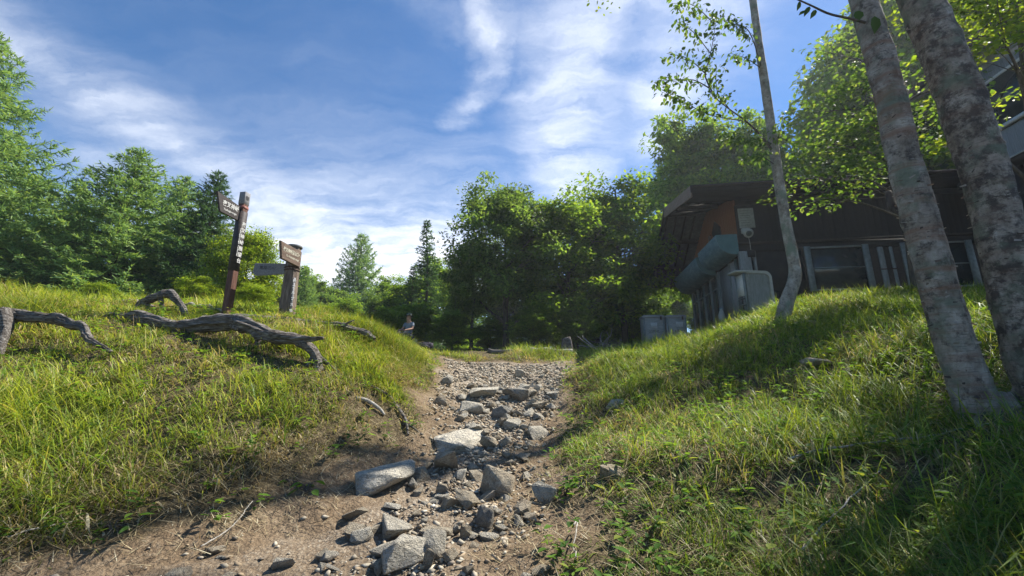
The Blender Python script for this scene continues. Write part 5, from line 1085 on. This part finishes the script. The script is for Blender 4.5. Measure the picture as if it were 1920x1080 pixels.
def young_birch():
    Y = 10.0; pts = [(1466,610,Y),(1474,570,Y),(1490,520,Y),(1486,480,Y),(1474,420,Y),(1462,350,Y),(1449,260,Y),(1436,170,Y),(1424,90,Y),(1413,10,Y),(1404,-60,Y),(1396,-140,Y)]
    c = pxpath(pts); org = c[0].copy(); e = empty('birch_tree', org); n = 90; p = catmull(c, n); d = np.interp(np.linspace(0, 1, n), np.linspace(0, 1, 9), [.36,.30,.26,.245,.235,.22,.20,.18,.155]); org_ = org
    link('trunk', tube_me('trunk', *tube(p - org, d / 2, 24, rough=.05, groove=.03, seed=2, fq=8)), MT['birch_young'], e, True)
    B = [([(1453,290,Y),(1430,258,9.9),(1400,228,9.7),(1368,205,9.5),(1340,182,9.4),(1328,165,9.3)], .035), ([(1335,172,9.35),(1322,140,9.2),(1330,110,9.1),(1338,70,9.0),(1345,20,9.0)], .02), ([(1330,165,9.3),(1300,150,9.1),(1262,150,9.0),(1228,152,8.9)], .016),
         ([(1325,140,9.2),(1290,110,9.0),(1250,100,8.9)], .014), ([(1368,205,9.5),(1345,172,9.4),(1343,120,9.3)], .014), ([(1432,140,Y),(1405,60,9.7),(1372,44,9.5),(1330,30,9.3)], .018), ([(1332,100,9.1),(1300,60,9.0),(1268,40,8.9)], .012),
         ([(1335,40,9.0),(1300,10,8.9),(1260,6,8.8)], .012), ([(1453,290,Y),(1462,250,9.8),(1470,210,9.7)], .02), ([(1450,270,Y),(1420,262,9.6),(1385,262,9.3),(1350,250,9.2)], .016), ([(1430,130,Y),(1400,110,9.8),(1370,100,9.7)], .014),
         ([(1400,228,9.7),(1330,215,9.3),(1280,190,9.1),(1240,172,9.0)], .014), ([(1455,310,Y),(1420,290,9.7),(1390,300,9.5)], .014)]
    parts, L0 = [], []; rng = np.random.default_rng(6)
    for q, r in B:
        w = catmull(pxpath(q), 16); parts.append(tube(w - org, np.linspace(r, .004, 16), 6)); L0.append((w, r))
    link('limbs', tube_me('limbs', *merge(parts)), MT['bark'], e, True)
    pos, ax = [], []
    for w, r in L0:
        m = int(np.linalg.norm(np.diff(w, axis=0), axis=1).sum() * (68 if r < .03 else 26)); t = rng.uniform(.25 if r < .03 else .45, 1, m) * 15; q = np.stack([np.interp(t, np.arange(16), w[:, i]) for i in range(3)], -1)
        pos.append(q + rng.normal(0, .11, (m, 3)) * np.array([1, 1, .7]) + np.array([0, 0, -.02])); a = rng.uniform(0, 6.3, m); ax.append(np.stack([np.cos(a) - .3, np.sin(a), rng.normal(-.75, .35, m)], -1))
    pos = np.concatenate(pos); ax = np.concatenate(ax); n = len(pos); nm = np.stack([rng.normal(0, .5, n), rng.normal(0, .5, n), np.ones(n)], -1); ln = rng.uniform(.09, .16, n)
    V, F, C = kites(pos - org, ax, nm, ln, ln * .58, pick(rng, *PAL['birch'], n) * rng.uniform(.8, 1.2, n)[:, None], 'leaf', .1, .2); link('crown', mesh_np('crown', V, F, C), MT['leaf'], e)
    tag(e, 'slim young birch with an airy left branch before the lodge', 'birch tree', 'birches on the right bank')
young_birch()
def maple(name, label, base, top, blobs, seed, pal='birch', per=28, lsize=.105, sig=.26):
    b = np.array(base); b[2] = H1(b[0], b[1]); e = empty(name, b); rng = np.random.default_rng(seed); tp = catmull(np.array([b - [0, 0, .1], (b + top) / 2 + [.1, 0, 0], np.array(top)]), 14)
    parts = [tube(tp - b, np.linspace(.09, .03, 14), 10, rough=.08, seed=seed)]; cen = []
    for (u, v, Y), su, sv, k in blobs:
        m = P(u, v, Y); s = mpp(u, v, Y); q = m + np.stack([rng.normal(0, su * s, k), rng.normal(0, .5, k), rng.normal(0, sv * s, k)], -1); cen.append(q)
        s0 = tp[np.linalg.norm(tp - m - [0, 0, -.6], axis=1).argmin()]; mid = catmull(np.array([s0, (s0 + m) / 2 + [0, 0, .15], m]), 9); parts.append(tube(mid - b, np.linspace(.035, .012, 9), 6))
        for c_ in q[::2]: parts.append(tube(np.array([mid[5], (mid[6] + c_) / 2, c_]) - b, [.012, .008, .004], 4, cap=False))
    link('trunk', tube_me('trunk', *merge(parts)), MT['bark'], e, True); cen = np.concatenate(cen)
    V, F, C = crown_leaves(rng, cen, sig, per, lsize, pal, flat=.35, shape='leaf', aspect=.62, axisdown=.25); link('crown', mesh_np('crown', V - b, F, C), MT['leaf'], e)
    tag(e, label, 'maple tree', 'maples beside the lodge')
maple('maple_tree', 'yellow-green maple spreading over the lodge roof behind the birches', P(1720, 560, 10.4), P(1640, 130, 10.4), [((1560,270,10.4),45,20,16),((1630,235,10.2),45,22,16),((1600,330,10.4),45,16,12),((1520,330,10.7),30,18,8),((1545,210,11.0),40,22,12),((1640,160,10.4),40,26,14),((1590,110,11.2),35,30,10),((1540,370,10.2),36,10,7),((1660,300,9.8),30,20,10),((1780,160,10.0),30,26,10),((1740,215,10.2),24,20,8)], 31, lsize=.13, sig=.34)
maple('maple_tree', 'sunlit maple foliage above the upper storey window at the right', P(1930, 500, 7.6), P(1900, -40, 7.6), [((1870,60,7.2),50,30,16),((1900,110,7.2),34,18,8),((1850,10,7.4),50,24,14),((1940,20,7.2),40,40,12),((1800,240,7.4),18,14,4),((1870,-90,7.2),60,40,14)], 37, pal='lime', per=40, lsize=.11, sig=.26)

def dock(u, v, size, nl, seed, label):
    g = G(u, v); e = empty('broadleaf_weed', g); rng = np.random.default_rng(seed); st = []
    for k in range(nl):
        a = rng.uniform(0, 6.3); tip = np.array([math.cos(a) * size * .5, math.sin(a) * size * .5, size * rng.uniform(.3, .7)]); st.append((catmull(np.array([[0, 0, -.02], tip * .5 + [0, 0, .04], tip]), 6), .005))
        V, F, C = kites(tip[None], np.array([[math.cos(a), math.sin(a), -.25]]), np.array([[rng.normal(0, .25), rng.normal(0, .25), 1.0]]), np.array([size * rng.uniform(.55, .9)]), np.array([size * rng.uniform(.32, .5)]), np.array([[.10, .20, .035]]) * rng.uniform(.7, 1.4), 'leaf', .12, .25)
        link('leaf', mesh_np('leaf', V, F, C), MT['leaf'], e)
    tubes('stems', st, MT['bark'], e, 5); tag(e, label, 'weed', 'broad-leaved weeds')
for q in [(575, 928, .17, 7, 1, 'big-leaved weed at the brown foot of the left bank'), (545, 915, .12, 5, 2, 'smaller leafy weed left of the big-leaved one'), (1800, 850, .2, 9, 3, 'dark leafy weed at the foot of the big birches'), (1510, 930, .15, 7, 4, 'leafy weed in the shaded lower right grass'), (1265, 690, .16, 6, 5, 'leafy weed on the sunny right bank'), (210, 1000, .12, 6, 6, 'leafy weed at the lower left bank edge'), (1660, 620, .2, 6, 7, 'yellow-green leafy weed high on the right bank'), (1060, 930, .10, 6, 8, 'small leafy weed beside the pale rock on the right')]: dock(*q)

# ------------------------------------------------------------------ thin mountain air
hz = box('haze', (-130, -60, -12), (130, 130, 26), None)
hm = bpy.data.materials.new('haze'); hm.use_nodes = True; ht = hm.node_tree; ht.nodes.clear()
hv = ht.nodes.new('ShaderNodeVolumePrincipled'); hv.inputs['Color'].default_value = (.85, .92, 1.0, 1); hv.inputs['Density'].default_value = HAZE; hv.inputs['Anisotropy'].default_value = .35
ho = ht.nodes.new('ShaderNodeOutputMaterial'); ht.links.new(hv.outputs[0], ho.inputs['Volume']); hz.data.materials.append(hm); hz.display_type = 'WIRE'
tag(hz, 'thin bluish mountain haze filling the air', 'haze', kind='stuff')
